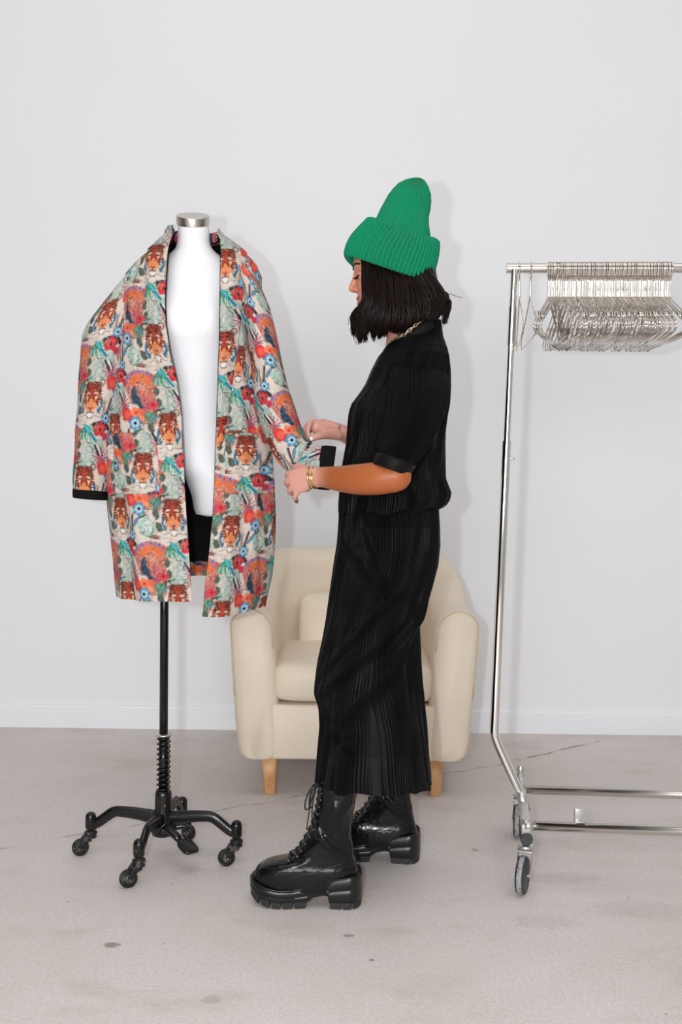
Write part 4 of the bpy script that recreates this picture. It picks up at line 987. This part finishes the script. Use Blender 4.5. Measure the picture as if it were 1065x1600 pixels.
# hair ----------------------------------------------------------------
def hair():
    U = [0, .08, .2, .35, .5, .65, .8, .92, 1]
    root = [(565, 400), (572, 408), (585, 412), (603, 420), (622, 427), (640, 431), (654, 430), (664, 426), (668, 420)]
    c1 = [(568, 442), (572, 452), (585, 456), (605, 459), (625, 461), (645, 463), (668, 457), (683, 452), (688, 450)]
    cm = [(566.5, 469), (569, 472), (585, 478), (606, 480), (627, 482), (648, 481), (672, 474), (690, 464), (695, 462)]
    c2 = [(552, 491), (557, 499), (578, 503), (602, 504), (626, 505), (648, 500), (675, 490), (695, 476), (699, 474)]
    tip = [(550, 514), (557, 533), (577, 534), (600, 524), (621, 522), (642, 520), (664, 508), (686, 497), (697, 506)]
    tab = lambda T, u: (np.interp(u, U, [p[0] for p in T]), np.interp(u, U, [p[1] for p in T]))
    mb = MB(); r2 = random.Random(11)
    def wid(px, py, u):
        xc = 617; w = .088*math.sqrt(max(.03, 1-((px-xc)/82)**2)); return w
    for i in range(2300):
        u = r2.random()
        if i < 700: u = i/700
        sgn = -1 if r2.random() < .6 else 1
        lay = r2.random()**.5*.55+.45 if i > 700 else 1.0+r2.uniform(-.04, .05)
        if u < .10: lay = max(lay, .72)
        jit = lambda s: (r2.gauss(0, s), r2.gauss(0, s))
        pts = []
        # gather tips into clumps
        ci = min(int(u*15), 14); uc = (ci+.5+.35*math.sin(ci*2.3))/15; ut = u*.30+uc*.70
        L = r2.uniform(.70, 1.04)*(1+.16*math.sin(ci*1.9+sgn))
        for k, (T, s_) in enumerate(((root, 1.0), (c1, 1.6), (cm, 1.8), (c2, 2.8), (tip, 2.2))):
            uu = (u, u, u*.85+ut*.15, u*.45+ut*.55, ut)[k]
            x, y = tab(T, uu); j = jit(s_)
            if k == 4:
                px_, py_ = tab(c2, ut); x = px_+(x-px_)*L; y = py_+(y-py_)*L
            x += j[0]; y += j[1]*.5
            if k < 3 and u < .2: x = max(x, (561.5, 565.5, 565.5)[k])
            w = wid(x, y, uu)*lay*(1, 1.05, 1.10, 1.06, .84)[k]
            if k == 0: w *= .90
            pts.append(tuple(W(x, y, MD+sgn*w)))
        P = cat(pts, 15); w0 = r2.uniform(.0014, .0034)
        rr = [w0*.9]*4+[w0]*6+list(np.linspace(w0, .0003, 5))
        mb.tube([Vector(p) for p in P], [(q, q*.55) for q in rr], 5, cap=False)
    # a few loose flyaways
    for P in ([(690, 455), (703, 460), (722, 465)], [(552, 486), (547, 500), (549, 515)], [(556, 480), (546, 495), (545, 508)], [(548, 508), (551, 525), (557, 538)], [(690, 470), (697, 488), (692, 512)], [(694, 480), (699, 495), (690, 509)]):
        for k in range(3): mb.tube([W(x+r2.uniform(-1.5, 1.5), y+r2.uniform(-1.5, 1.5), MD-.05+r2.uniform(-.02, .02)) for x, y in [tuple(q) for q in cat(P, 10)]], list(np.linspace(.0005, .0002, 10)), 4, cap=False)
    mb.build('hair', M_hair, PR)
    # dense under-layer that follows the skull
    rows = [(402, 566, 676), (425, 566, 680), (445, 569, 684), (465, 568, 687), (480, 566, 686), (494, 570, 680), (504, 582, 668), (508, 600, 650)]
    R = []
    for y in np.linspace(402, 508, 40):
        xl, xr = interp(y, rows, 1), interp(y, rows, 2); A, B = W(xl, y, MD), W(xr, y, MD); cx = (A.x+B.x)/2; a = (B.x-A.x)/2
        row = []
        for th in np.linspace(-pi*.80, pi*.80, 70):   # open at the face
            k = 1+.02*math.sin(th*37+y*.05)
            row.append((cx+a*math.cos(th)*k, MD+.082*math.sin(th)*k*(1-.15*sm(480, 508, y)), A.z))
        R.append(row)
    m2 = MB(); m2.loft(R, closed=False, cap=False); m2.build('hair_underlayer', M_hair, PR)
hair()

# knitted hat -----------------------------------------------------------
def beanie():
    col = lin(14, 132, 92)
    mt = material('green_chunky_knit', col, .9, spec=.08, sheen=.08, bump=(420, .5, .0012), var=(160, lin(12, 122, 85), .4, .65))
    t = mt.node_tree; b = t.nodes['Principled BSDF']
    # stitch rows
    uvn = t.nodes.new('ShaderNodeAttribute'); uvn.attribute_name = 'stitch'
    sx = t.nodes.new('ShaderNodeSeparateXYZ'); t.links.new(uvn.outputs['Vector'], sx.inputs[0])
    a1 = t.nodes.new('ShaderNodeMath'); a1.operation = 'ABSOLUTE'; sn = t.nodes.new('ShaderNodeMath'); sn.operation = 'SINE'
    ml = t.nodes.new('ShaderNodeMath'); ml.operation = 'MULTIPLY'; ml.inputs[1].default_value = 1.0
    t.links.new(sx.outputs['X'], ml.inputs[0]); t.links.new(ml.outputs[0], sn.inputs[0]); t.links.new(sn.outputs[0], a1.inputs[0])
    bu = t.nodes.new('ShaderNodeBump'); bu.inputs['Strength'].default_value = .35; bu.inputs['Distance'].default_value = .0012
    t.links.new(a1.outputs[0], bu.inputs['Height']); old = b.inputs['Normal'].links[0].from_socket; t.links.new(old, bu.inputs['Normal']); t.links.new(bu.outputs[0], b.inputs['Normal'])
    def finish(o, stitch):
        a = o.data.attributes.new('stitch', 'FLOAT_VECTOR', 'POINT'); a.data.foreach_set('vector', np.asarray(stitch, np.float32).ravel())
    C0 = W(612, 388, MD); s = math.radians(17.5)
    ax = Vector((math.sin(s), 0, math.cos(s))); fx = Vector((math.cos(s), 0, -math.sin(s)))  # along the axis, towards the back
    px = 1/622.0
    # crown: rows (h along axis px, front offset, back offset) measured square to the axis from the centre
    # crown profile: heights above C0 and the two side outlines in px
    cr_ = [(-14, -54, 60), (0, -50, 57), (20, -42, 53), (37, -36.5, 49), (52, -35, 42), (62, -33, 38.5), (75, -30.5, 37), (86, -26.4, 34.5), (96, -20.5, 29.8), (104, -12.5, 24), (109, -5, 19.5), (112.3, 1.5, 15.5), (114, 7, 10.5)]
    n, k = 170, 720; G = np.zeros((n, k, 3)); st = np.zeros((n, k, 3))
    H = np.concatenate([np.linspace(-14, 96, 120), 96+18.0*np.sin(np.linspace(0, pi/2, 51))[1:]])
    th = np.linspace(0, 2*pi, k, endpoint=False)
    for i, h in enumerate(H):
        f, bk = interp(h, cr_, 1), interp(h, cr_, 2); c = (f+bk)/2; a = (bk-f)/2
        gather = .45+.55*math.exp(-((h-20)/16)**2)+.5*sm(80, 100, h)
        rib = .0032*gather*np.abs(np.cos(th*38))
        bd = a*1.0*px+.004
        q = (a*px+rib)[:, None]*np.cos(th)[:, None]*np.array(fx) if False else np.outer((a*px+rib)*np.cos(th), np.array(fx))
        q += np.outer((min(bd, .088)+rib)*np.sin(th), np.array((0, 1, 0)))
        G[i] = np.array(C0+ax*(h*px)+fx*(c*px))+q; st[i, :, 0] = h*px/.0048*pi/1.0+np.abs(((th*38/pi) % 1)-.5)*1.6
    mb = MB(); mb.loft(G); crown = mb.build('beanie', mt, PR); finish(crown, st.reshape(-1, 3))
    # turned-up cuff: outer face, rounded rim, inner face
    prof = []  # (h px, half length front, half length back)
    # outer face rows from lower edge to upper edge, then over and down inside
    cf_ = [(-28, -54, 66, 0), (-34, -57, 68, 0), (-36, -61, 69.5, 0), (-34, -64.5, 71, 0), (-27, -67, 72, 0), (-14, -67, 72.5, 0), (0, -64, 72, 0), (13, -58.5, 70.5, 0), (24, -53, 68, 0), (31, -49.5, 65.5, 0), (33.5, -46, 62.5, 0), (31.5, -42, 59.5, 0), (24, -41, 58, 0), (8, -46, 58, 0)]
    C = cat(cf_, 120); n = len(C); G = np.zeros((n, k, 3)); st = np.zeros((n, k, 3)); cum = 0
    for i, (h, f, bk, _) in enumerate(C):
        c = (f+bk)/2; a = (bk-f)/2
        if i: cum += math.hypot(C[i][0]-C[i-1][0], (C[i][2]-C[i-1][2]))
        outer = 1 if i < 85 else .3
        rib = .0068*outer*(np.abs(np.cos(th*31))**.8-.45)
        bd = a*px*.90
        q = np.outer((a*px+rib)*np.cos(th), np.array(fx))+np.outer((bd+rib)*np.sin(th), np.array((0, 1, 0)))
        # the rim rides lower at the sides than at the ends
        sag = -(8.0+5.0*sm(0, 30, h))*px*np.abs(np.sin(th))**2
        G[i] = np.array(C0+ax*(h*px)+fx*(c*px))+q+np.outer(sag, np.array(ax)); st[i, :, 0] = cum*px/.0052*pi+np.abs(((th*31/pi) % 1)-.5)*1.6
    mb = MB(); mb.loft(G, cap=False); cuff = mb.build('beanie_cuff', mt, crown); finish(cuff, st.reshape(-1, 3))
beanie()

# clothes -----------------------------------------------------------------
def pleat_loft(name, rows, y0, y1, n, k, npl, amp, folds=None, d=MD, e0=.9, hem=None, mat=M_pleat, shift=None, close_top=False, phase=0):
    G = np.zeros((n, k, 3)); th = np.linspace(0, 2*pi, k, endpoint=False)
    r3 = np.random.default_rng(5+phase); ph = np.cumsum(r3.random(npl)*.8+.6); ph = ph/ph[-1]*2*pi
    # irregular pleat phase function
    base = np.interp(th, np.concatenate([[0], ph]), np.arange(npl+1)*2*pi)
    for i in range(n):
        v = i/(n-1); y = y0+(y1-y0)*v
        xl, xr, b = (interp(y, rows, q) for q in (1, 2, 3)); dd = d if shift is None else d+shift(y)
        A, B = W(xl, y, dd), W(xr, y, dd); cx, a = (A.x+B.x)/2, (B.x-A.x)/2; z = (A.z+B.z)/2
        c, s = np.cos(th), np.sin(th); e = .9
        w = base+.8*np.sin(v*9+th*3)+.5*np.sin(v*23+th*5)
        am = amp*(.7+.5*np.sin(th*11+v*7)*np.sin(v*13+th*4))
        disp = am*np.abs(np.sin(w*.5))*2-am
        if folds is not None: disp = disp+folds(th, y)
        e = .9-.36*sm(930, 1200, y) if e0 == 'drape' else e0
        G[i, :, 0] = cx+(a*np.sign(c)*np.abs(c)**e)+disp*c; G[i, :, 1] = dd+b*np.sign(s)*np.abs(s)**e+disp*s
        G[i, :, 2] = z + (hem(th)*v**6 if hem is not None else 0)
    if close_top:
        pass
    mb = MB(); mb.loft(G, cap=False); return mb.build(name, mat, PR)

def skirt():
    rows = [(735, 540, 680, .125), (770, 532, 684, .145), (790, 529.5, 684, .155), (820, 528.5, 685.5, .168), (850, 526.5, 686, .172), (880, 522, 683, .172), (915, 517, 674, .168), (945, 512.5, 664, .165), (970, 509, 656, .165), (1000, 504, 655.5, .165), (1030, 497.5, 656.5, .168), (1055, 493.5, 658, .17), (1075, 493, 660.5, .175), (1100, 497, 662.5, .18),
            (1120, 500, 664.5, .186), (1150, 499.5, 666, .194), (1175, 498, 667, .204), (1190, 497, 668.5, .211), (1200, 496.5, 670, .216)]
    def folds(th, y):
        # near-side surface position along image x: cos(th); soft diagonal pull lines
        u = np.cos(th); f = np.zeros_like(th); near = (np.sin(th) < .3)
        for (ua, ya, ub, yb, w, am) in ((-.95, 1075, .75, 930, 14, .006), (-.6, 1120, .95, 950, 16, .0065), (-.9, 1040, .3, 905, 12, .004), (-.85, 1090, -.2, 1140, 12, .005), (-.55, 800, .05, 905, 16, .005), (-.9, 830, -.1, 900, 14, .004), (.2, 1010, .9, 960, 10, .004)):
            t = np.clip((u-ua)/(ub-ua), 0, 1); yy = ya+(yb-ya)*t; inside = sm(-.12, .05, (u-ua)/(ub-ua))*(1-sm(.95, 1.12, (u-ua)/(ub-ua)))
            f = f+near*am*inside*(np.exp(-((y-yy)/w)**2)-.55*np.exp(-((y-yy-w*1.5)/w)**2))
        f = f+.006*sm(1060, 1200, y)*np.sin(th*9+1.0)+.004*sm(1050, 1200, y)*np.sin(th*15+.3)
        # hollow between the legs
        f = f-.012*sm(1000, 1190, y)*np.exp(-((th-1.60*pi)/.13)**2)
        return f
    hem = lambda th: -.030*np.exp(-((np.mod(th+pi, 2*pi)-pi)/.45)**2)+.003*np.sin(th*14)
    o = pleat_loft('skirt', rows, 735, 1200, 330, 1280, 160, .0016, folds, hem=hem, e0='drape')
skirt()

def shirt():
    rows = [(498, 640, 687, .052), (506, 634, 688, .054), (516, 626, 689, .062), (526, 617, 691, .082), (536, 609, 694, .112), (548, 600, 697.5, .145), (560, 590, 700, .168), (580, 580, 702, .182), (606, 569.5, 702, .186), (633, 549.5, 701, .180), (651, 545, 698, .176), (672, 543.5, 695, .170), (694, 541.5, 693.5, .166), (728, 534.5, 692.5, .162), (750, 532.5, 692.5, .162), (775, 532, 699, .166), (790, 531, 696, .168), (800, 531, 690, .168)]
    def folds(th, y):
        t = np.mod(th+pi, 2*pi)-pi
        f = .004*sm(600, 780, y)*np.sin(th*7+.6)+.003*sm(560, 700, y)*np.sin(th*12+y*.01)
        f = f+.007*sm(735, 785, y)*np.sin(th*12+.2)
        return f
    hem = lambda th: .012*np.cos(th*1)+.006*np.sin(th*12+.2)
    o = pleat_loft('shirt', rows, 503, 797, 240, 1200, 150, .0014, folds, hem=hem, phase=3)
    # near and far sleeves, wide and dropped
    for sd in (-1, 1):
        if sd < 0:
            cen = [(650, 548, 2.425, 38, .040, 20), (651, 575, 2.385, 46, .060, 12), (651, 610, 2.35, 47, .070, 5), (644, 650, 2.318, 45, .070, 2), (634, 685, 2.29, 40, .064, 6), (625, 706, 2.273, 36, .060, 14), (619, 718, 2.265, 31, .056, 20)]
        else:
            cen = [(650, 548, 2.575, 36, .040, 20), (651, 575, 2.615, 42, .060, 12), (651, 610, 2.65, 42, .068, 5), (644, 650, 2.68, 40, .068, 2), (634, 685, 2.71, 36, .062, 6), (625, 706, 2.73, 32, .058, 14), (619, 718, 2.74, 28, .052, 20)]
        C = cat(cen, 120); G = []; k = 560; th = np.linspace(0, 2*pi, k, endpoint=False); r3 = np.random.default_rng(9); ph = np.cumsum(r3.random(64)*.8+.6); ph = ph/ph[-1]*2*pi
        bs = np.interp(th, np.concatenate([[0], ph]), np.arange(65)*2*pi)
        for i, (px_, py_, d, w, h, tl) in enumerate(C):
            c = W(px_, py_, d); e = W(px_+w*math.cos(math.radians(tl)), py_+w*math.sin(math.radians(tl)), d)-c; v = i/119
            am = .0016; disp = am*(np.abs(np.sin((bs+.8*np.sin(v*7+th*2))*.5))*2-1)+.004*math.sin(pi*v)*np.sin(th*5+v*6)
            el = e.length; ed = np.array(e/el)
            G.append(np.array(c)+np.outer((el+disp)*np.cos(th), ed)+np.outer((h+disp)*np.sin(th), np.array((0, 1, 0))))
        G = np.array(G)
        mb = MB(); c0 = G[0].mean(0); top = [c0+(G[0]-c0)*q+np.array([0, 0, .016*(1-q**2)]) for q in (.02, .3, .6, .85)]
        mb.loft(np.concatenate([np.array(top), G]), cap=False); sl = mb.build('shirt_sleeve', M_pleat, PR)
        # plain cuff band
        tip = G[-1]; c = tip.mean(0); c_ = W(px_, py_, d); dn = (W(617 - 5, 735, d)-W(619+2.5, 717, d)).normalized(); dn = np.array(dn)
        el = .026
        th2 = np.linspace(0, 2*pi, 80, endpoint=False); ed = np.array(e.normalized()); R = []
        for s_, q in ((1.0, -.002), (1.035, 0), (1.04, .008), (1.0, .026), (.985, .0275), (.95, .026), (.92, .006), (.90, -.004)):
            R.append(np.array(c_)+dn*q+np.outer(e.length*s_*np.cos(th2), ed)+np.outer(h*s_*np.sin(th2), np.array((0, 1, 0))))
        mb = MB(); mb.loft(np.array(R), cap=False); mb.build('sleeve_cuff', M_ribbon, sl)
    # collar: stands at the nape and lies open towards the front
    R = []
    path = [(603, 549, 2.475, 8), (610, 541, 2.445, 11), (625, 527, 2.425, 15), (645, 513, 2.420, 19), (666, 503, 2.436, 22), (682, 500, 2.468, 22), (688, 500, 2.5, 21), (682, 500, 2.532, 22), (666, 503, 2.564, 22), (645, 513, 2.58, 19), (625, 527, 2.575, 15), (610, 541, 2.555, 11), (603, 549, 2.525, 8)]
    C = cat(path, 90)
    for i, (px_, py_, d, h) in enumerate(C):
        top = W(px_, py_, d); o_ = Vector((px_-645, 0, 0))*.0003+Vector((0, (d-2.5)*.55, 0))
        dn = Vector((0, 0, -h/622.0))
        R.append([top+dn*1.1-o_*.08, top-o_*.10, top+Vector((0, 0, .002)), top+o_*.10, top+o_*.35+dn*.55, top+o_*.55+dn*1.15, top+o_*.45+dn*1.2, top+o_*.2+dn*.6])
    mb = MB(); mb.loft([[tuple(p) for p in q] for q in R], closed=True, cap=True); mb.build('shirt_collar', M_ribbon, o)
    # front placket edge
    mb = MB(); mb.tube([W(x, y, MD-.012) for x, y in cat([(604, 549), (588, 569), (571, 604), (551, 634), (546, 652), (543, 690)], 30)], [(.004, .012)]*30, 10, flat=(1, 0, 0)); mb.build('placket', M_ribbon, o)
shirt()

def necklace():
    for k, (pts, lw, ll, nl) in enumerate((([(668, 497, 2.445), (655, 505, 2.425), (640, 517, 2.412), (625, 530, 2.42), (612, 541, 2.45), (604, 549, 2.48), (601, 551, 2.5), (604, 549, 2.52), (612, 541, 2.55), (625, 530, 2.58), (645, 515, 2.585), (668, 497, 2.555)], .0036, .0088, 36),
                                          ([(640, 521, 2.415), (622, 528, 2.425), (610, 536, 2.455), (603, 545, 2.475), (600, 549, 2.492), (602, 547, 2.51), (612, 536, 2.545), (640, 520, 2.585)], .0032, .0064, 32))):
        C = cat(pts, nl); mb = MB()
        for i in range(nl-1):
            a, b = Vector(C[i]) if False else W(*C[i]), W(*C[i+1]); t = (b-a).normalized(); s = t.cross(Vector((0, 0, 1))).normalized(); n = s.cross(t)
            v = s if i % 2 else n; c = (a+b)/2+Vector((0, -.003 if c_near(a) else .003, .002))
            mb.tube([c+t*(ll*math.cos(q))+v*(lw*math.sin(q)) for q in np.linspace(0, 2*pi, 16, endpoint=False)], .0011, 6, closed=True)
        mb.build('chain_necklace', M_silver, PR)
def c_near(p): return p.y < MD
necklace()

# boots ---------------------------------------------------------------------
def boot(heel, ang, near):
    """heel: world point under the back of the heel; local x runs to the toe"""
    S = 1.0; ca, sa = math.cos(ang), math.sin(ang)
    def T(x, y, z): # toe points to -X in the world
        return (heel.x-(x*ca-y*sa), heel.y+(x*sa+y*ca), z)
    # upper, horizontal slices: z, back x, front x, half width
    up = [(.038, .012, .262, .0505), (.058, .010, .2640, .0510), (.070, .0105, .262, .0505), (.082, .012, .256, .0495), (.090, .0135, .247, .0475), (.096, .015, .236, .0452), (.1005, .016, .219, .0438), (.104, .017, .200, .043), (.108, .0175, .183, .0424), (.115, .019, .168, .0415), (.125, .021, .159, .0405), (.135, .023, .152, .040), (.15, .026, .144, .0395), (.17, .0285, .131, .040), (.19, .028, .122, .0418), (.215, .0245, .115, .045), (.24, .0205, .111, .0465), (.27, .017, .106, .0475), (.298, .015, .104, .0475), (.312, .022, .094, .040), (.345, .028, .086, .034)]
    Z = np.concatenate([np.linspace(.038, .088, 14), np.linspace(.0885, .112, 34), np.linspace(.114, .345, 66)])
    G = []
    for z in Z:
        xb, xf, w = (interp(z, up, k) for k in (1, 2, 3)); L = xf-xb; q = []
        for th in np.linspace(0, 2*pi, 96, endpoint=False):
            c, s = math.cos(th), math.sin(th)
            low = sm(.17, .09, z)
            # forefoot wider than heel low down, round shaft above
            t = (c+1)/2; prof = 1-low*(.10*math.exp(-((t-.38)/.22)**2))
            e = .62 if c > 0 else .75; e = e*low+.95*(1-low)
            x = xb+L/2+L/2*math.copysign(abs(c)**e, c); y = w*prof*math.copysign(abs(s)**(.8*low+.95*(1-low)), s)
            # creases at ankle and instep
            cr1 = .0046*math.exp(-((z-.155-.10*(t-.5))/.006)**2)+.0026*math.exp(-((z-.185+.16*(t-.5))/.007)**2)+.0022*math.exp(-((z-.225-.2*(t-.4))/.008)**2)-.002*math.exp(-((z-.17-.10*(t-.5))/.007)**2)
            if z > .11: y += cr1*s*1.2*(1-abs(c)**3); x += cr1*.5*c
            y += .0034*math.sin(z*62+3*c)*s*sm(.14, .2, z)*(.6+.4*math.sin(7*th))
            q.append(T(x, y, z))
        G.append(q)
    mb = MB(); mb.loft(G, cap=False)
    top = np.array(G[-1]); c = top.mean(0); mb.loft(np.array([top, c+(top-c)*.97+np.array([0, 0, .002]), c+(top-c)*.93, c+(top-c)*.9-np.array([0, 0, .06])]), cap=False)
    bt = mb.build('boot', M_leather, PR)
    # sole: slices along x
    tp = lambda x: np.interp(x, [0, .01, .022, .06, .095, .13, .165, .20, .235, .262, .272], [.070, .078, .0775, .070, .060, .049, .043, .043, .049, .058, .060])
    bo = lambda x: np.interp(x, [0, .008, .078, .0815, .095, .118, .128, .135, .20, .225, .25, .272], [.018, .0145, .012, .030, .031, .026, .018, .013, .012, .016, .022, .038])
    def hw(x):
        t = np.clip(x/.272, 0, 1); w = .0475-.004*math.exp(-((t-.38)/.18)**2)+.0070*math.exp(-((t-.74)/.2)**2)
        endt = min(t/.13, 1); endf = min((1-t)/.20, 1)
        return w*math.sqrt(max(1-(1-endt)**2.3, .004))*math.sqrt(max(1-(1-endf)**2.2, .004))
    X = np.concatenate([[0, .0006, .002, .004], np.linspace(.006, .262, 150), [.265, .268, .270, .2714, .272]]); G = []
    for x in X:
        w, t_, b_ = hw(x), tp(x), bo(x); H = t_-b_; q = []
        for yy, zz in ((-.86, 0), (-.95, .05), (-.985, .18), (-1.0, .34), (-.985, .50), (-.955, .53), (-.955, .57), (-.99, .60), (-.995, .76), (-.97, .92), (-.92, 1.0), (.92, 1.0), (.97, .92), (.995, .76), (.99, .60), (.955, .57), (.955, .53), (.985, .50), (1.0, .34), (.985, .18), (.95, .05), (.86, 0)):
            q.append(T(x, yy*(w*(1.0 if w > .01 else 1)), b_+H*zz))
        G.append(q)
    mb = MB(); mb.loft(G); so = mb.build('sole', M_sole, bt, sharp=50)
    # welt
    mb = MB(); P = []
    xs = np.linspace(.004, .2665, 60)
    for x in xs: P.append(T(x, -hw(x)*.95, tp(x)+.001))
    for x in xs[::-1]: P.append(T(x, hw(x)*.95, tp(x)+.001))
    mb.tube(P, .0022, 6, closed=True); mb.build('welt', M_sole, bt)
    # tread blocks with gaps
    mb = MB()
    def block(x0, x1):
        G = []
        for x in np.linspace(x0, x1, 8):
            w = hw(x); b_ = bo(x)+.004; lo = max(bo(x)-.0125, .0008); e = .0012 if x in (x0, x1) else 0
            G.append([T(x, -w*.97, b_), T(x, -w*.965, lo+.002+e), T(x, -w*.93, lo+e), T(x, w*.93, lo+e), T(x, w*.965, lo+.002+e), T(x, w*.97, b_)])
        mb.loft(G)
    for a, b_ in ((.002, .0225), (.0255, .0455), (.0485, .0765)): block(a, b_)
    mb.build('heel_tread', M_lug, so, smooth=False); mb = MB()
    for a, b_ in ((.134, .160), (.1645, .1885), (.193, .2145), (.219, .240), (.2445, .268)): block(a, b_)
    mb.build('forefoot_tread', M_lug, so, smooth=False)
    # heel counter and toe seams
    def surf(z, t):   # point on the front of the upper at angle t
        xb, xf, w = (interp(z, up, k) for k in (1, 2, 3)); L = xf-xb; low = sm(.17, .09, z)
        c, s = math.cos(t), math.sin(t); e = .62 if c > 0 else .75; e = e*low+.95*(1-low)
        tt = (c+1)/2; prof = 1-low*(.10*math.exp(-((tt-.38)/.22)**2))
        return (xb+L/2+L/2*math.copysign(abs(c)**e, c), w*prof*math.copysign(abs(s)**(.8*low+.95*(1-low)), s), z)
    mb = MB()
    for sg in (-1, 1):
        P = []
        for t in np.linspace(0, 1, 24):
            th = sg*(1.25+1.15*t); z = .062+.058*math.sin(t*pi*.5)-.01*t; x, y, z = surf(z, th); P.append(T(x, y*1.012, z))
        mb.tube(P, .0011, 6)
        P = []
        for t in np.linspace(0, 1, 24):
            th = sg*(2.3-.15*t); z = .066+.075*t; x, y, z = surf(z, th); P.append(T(x, y*1.012, z))
        mb.tube(P, .0011, 6)
    mb.build('seam', M_sole, bt)
    # eyelets, facing strip and laces
    zs = [.107, .117, .131, .148, .166, .184, .203, .222, .240, .257, .273, .286]
    ey = MB(); lc = MB(); tg_ = MB(); PL = []; PRr = []
    for i, z in enumerate(zs):
        for sg, LL in ((-1, PL), (1, PRr)):
            th = sg*(.50 if z > .13 else .62); x, y, zz = surf(z, th); p = Vector(T(x+.0005, y*1.03, zz+ (.003 if z < .13 else 0))); LL.append(p)
            nrm = Vector(T(x+.6*(1 if z > .12 else .3), y*1.0+sg*.6, zz+(.2 if z > .13 else .9)))-Vector(T(x, y, zz)); nrm.normalize()
            ey.lathe(p, [(.0012, .001), (.0030, .0012), (.0036, .0004), (.0038, -.001)], 14, tuple(nrm))
    for i in range(len(zs)-1):
        for A, B, off in ((PL, PRr, .0015), (PRr, PL, .003)):
            a, b = A[i], B[i+1]; f = Vector(T(.006+off, 0, .004))-Vector(T(0, 0, 0)); mid = (a+b)/2+Vector((f.x, f.y, .004)); lc.tube(cat([tuple(a), tuple(mid), tuple(b)], 8), .0019, 6)
    # tongue
    G = []
    for z in np.linspace(.100, .298, 44):
        xb, xf, w = (interp(z, up, k) for k in (1, 2, 3)); row = []
        for t in np.linspace(-.55, .55, 9):
            x, y, _ = surf(z, t); row.append(T(x+.0018, y, z))
        G.append(row)
    m3 = MB(); m3.loft(G, closed=False, cap=False); m3.build('tongue', M_leather, bt)
    ey.build('eyelets', M_eye, bt)
    k0 = Vector(T(.112, -.012 if near else .0, .288)); knot = lc
    lc.sphere(k0, .0062, 10)
    fx = lambda dx, dy, dz: tuple(k0+Vector((-dx, dy, dz)))
    lc.tube(cat([fx(0, 0, 0), fx(.014, -.004, -.006), fx(.026, -.008, -.034), (fx(.027, -.008, -.055)), fx(.018, -.008, -.052), fx(.010, -.004, -.026), fx(.002, 0, -.004)], 30), .0019, 6)
    lc.tube(cat([fx(0, 0, 0), fx(.010, -.010, .002), fx(.017, -.018, -.030), fx(.016, -.018, -.048), fx(.010, -.014, -.044), fx(.006, -.008, -.02), fx(.001, -.002, -.002)], 30), .0019, 6)
    lc.tube(cat([fx(0, 0, 0), fx(.013, -.008, -.016), fx(.016, -.012, -.05), fx(.020, -.013, -.078), fx(.023, -.013, -.104)], 26), .0017, 6)
    lc.tube(cat([fx(0, 0, 0), fx(.006, -.012, -.02), fx(.010, -.016, -.05), fx(.010, -.016, -.08)], 22), .0017, 6)
    lc.tube([T(.100, -.03, .286), T(.110, -.018, .289), tuple(k0)], .0019, 6)
    lc.build('laces', M_lace, bt)
boot(Vector((WX(566, 1435, 2.315), 2.365, 0)), math.radians(2), True)
boot(Vector((WX(658, 1362, 2.60), 2.640, 0)), math.radians(7), False)
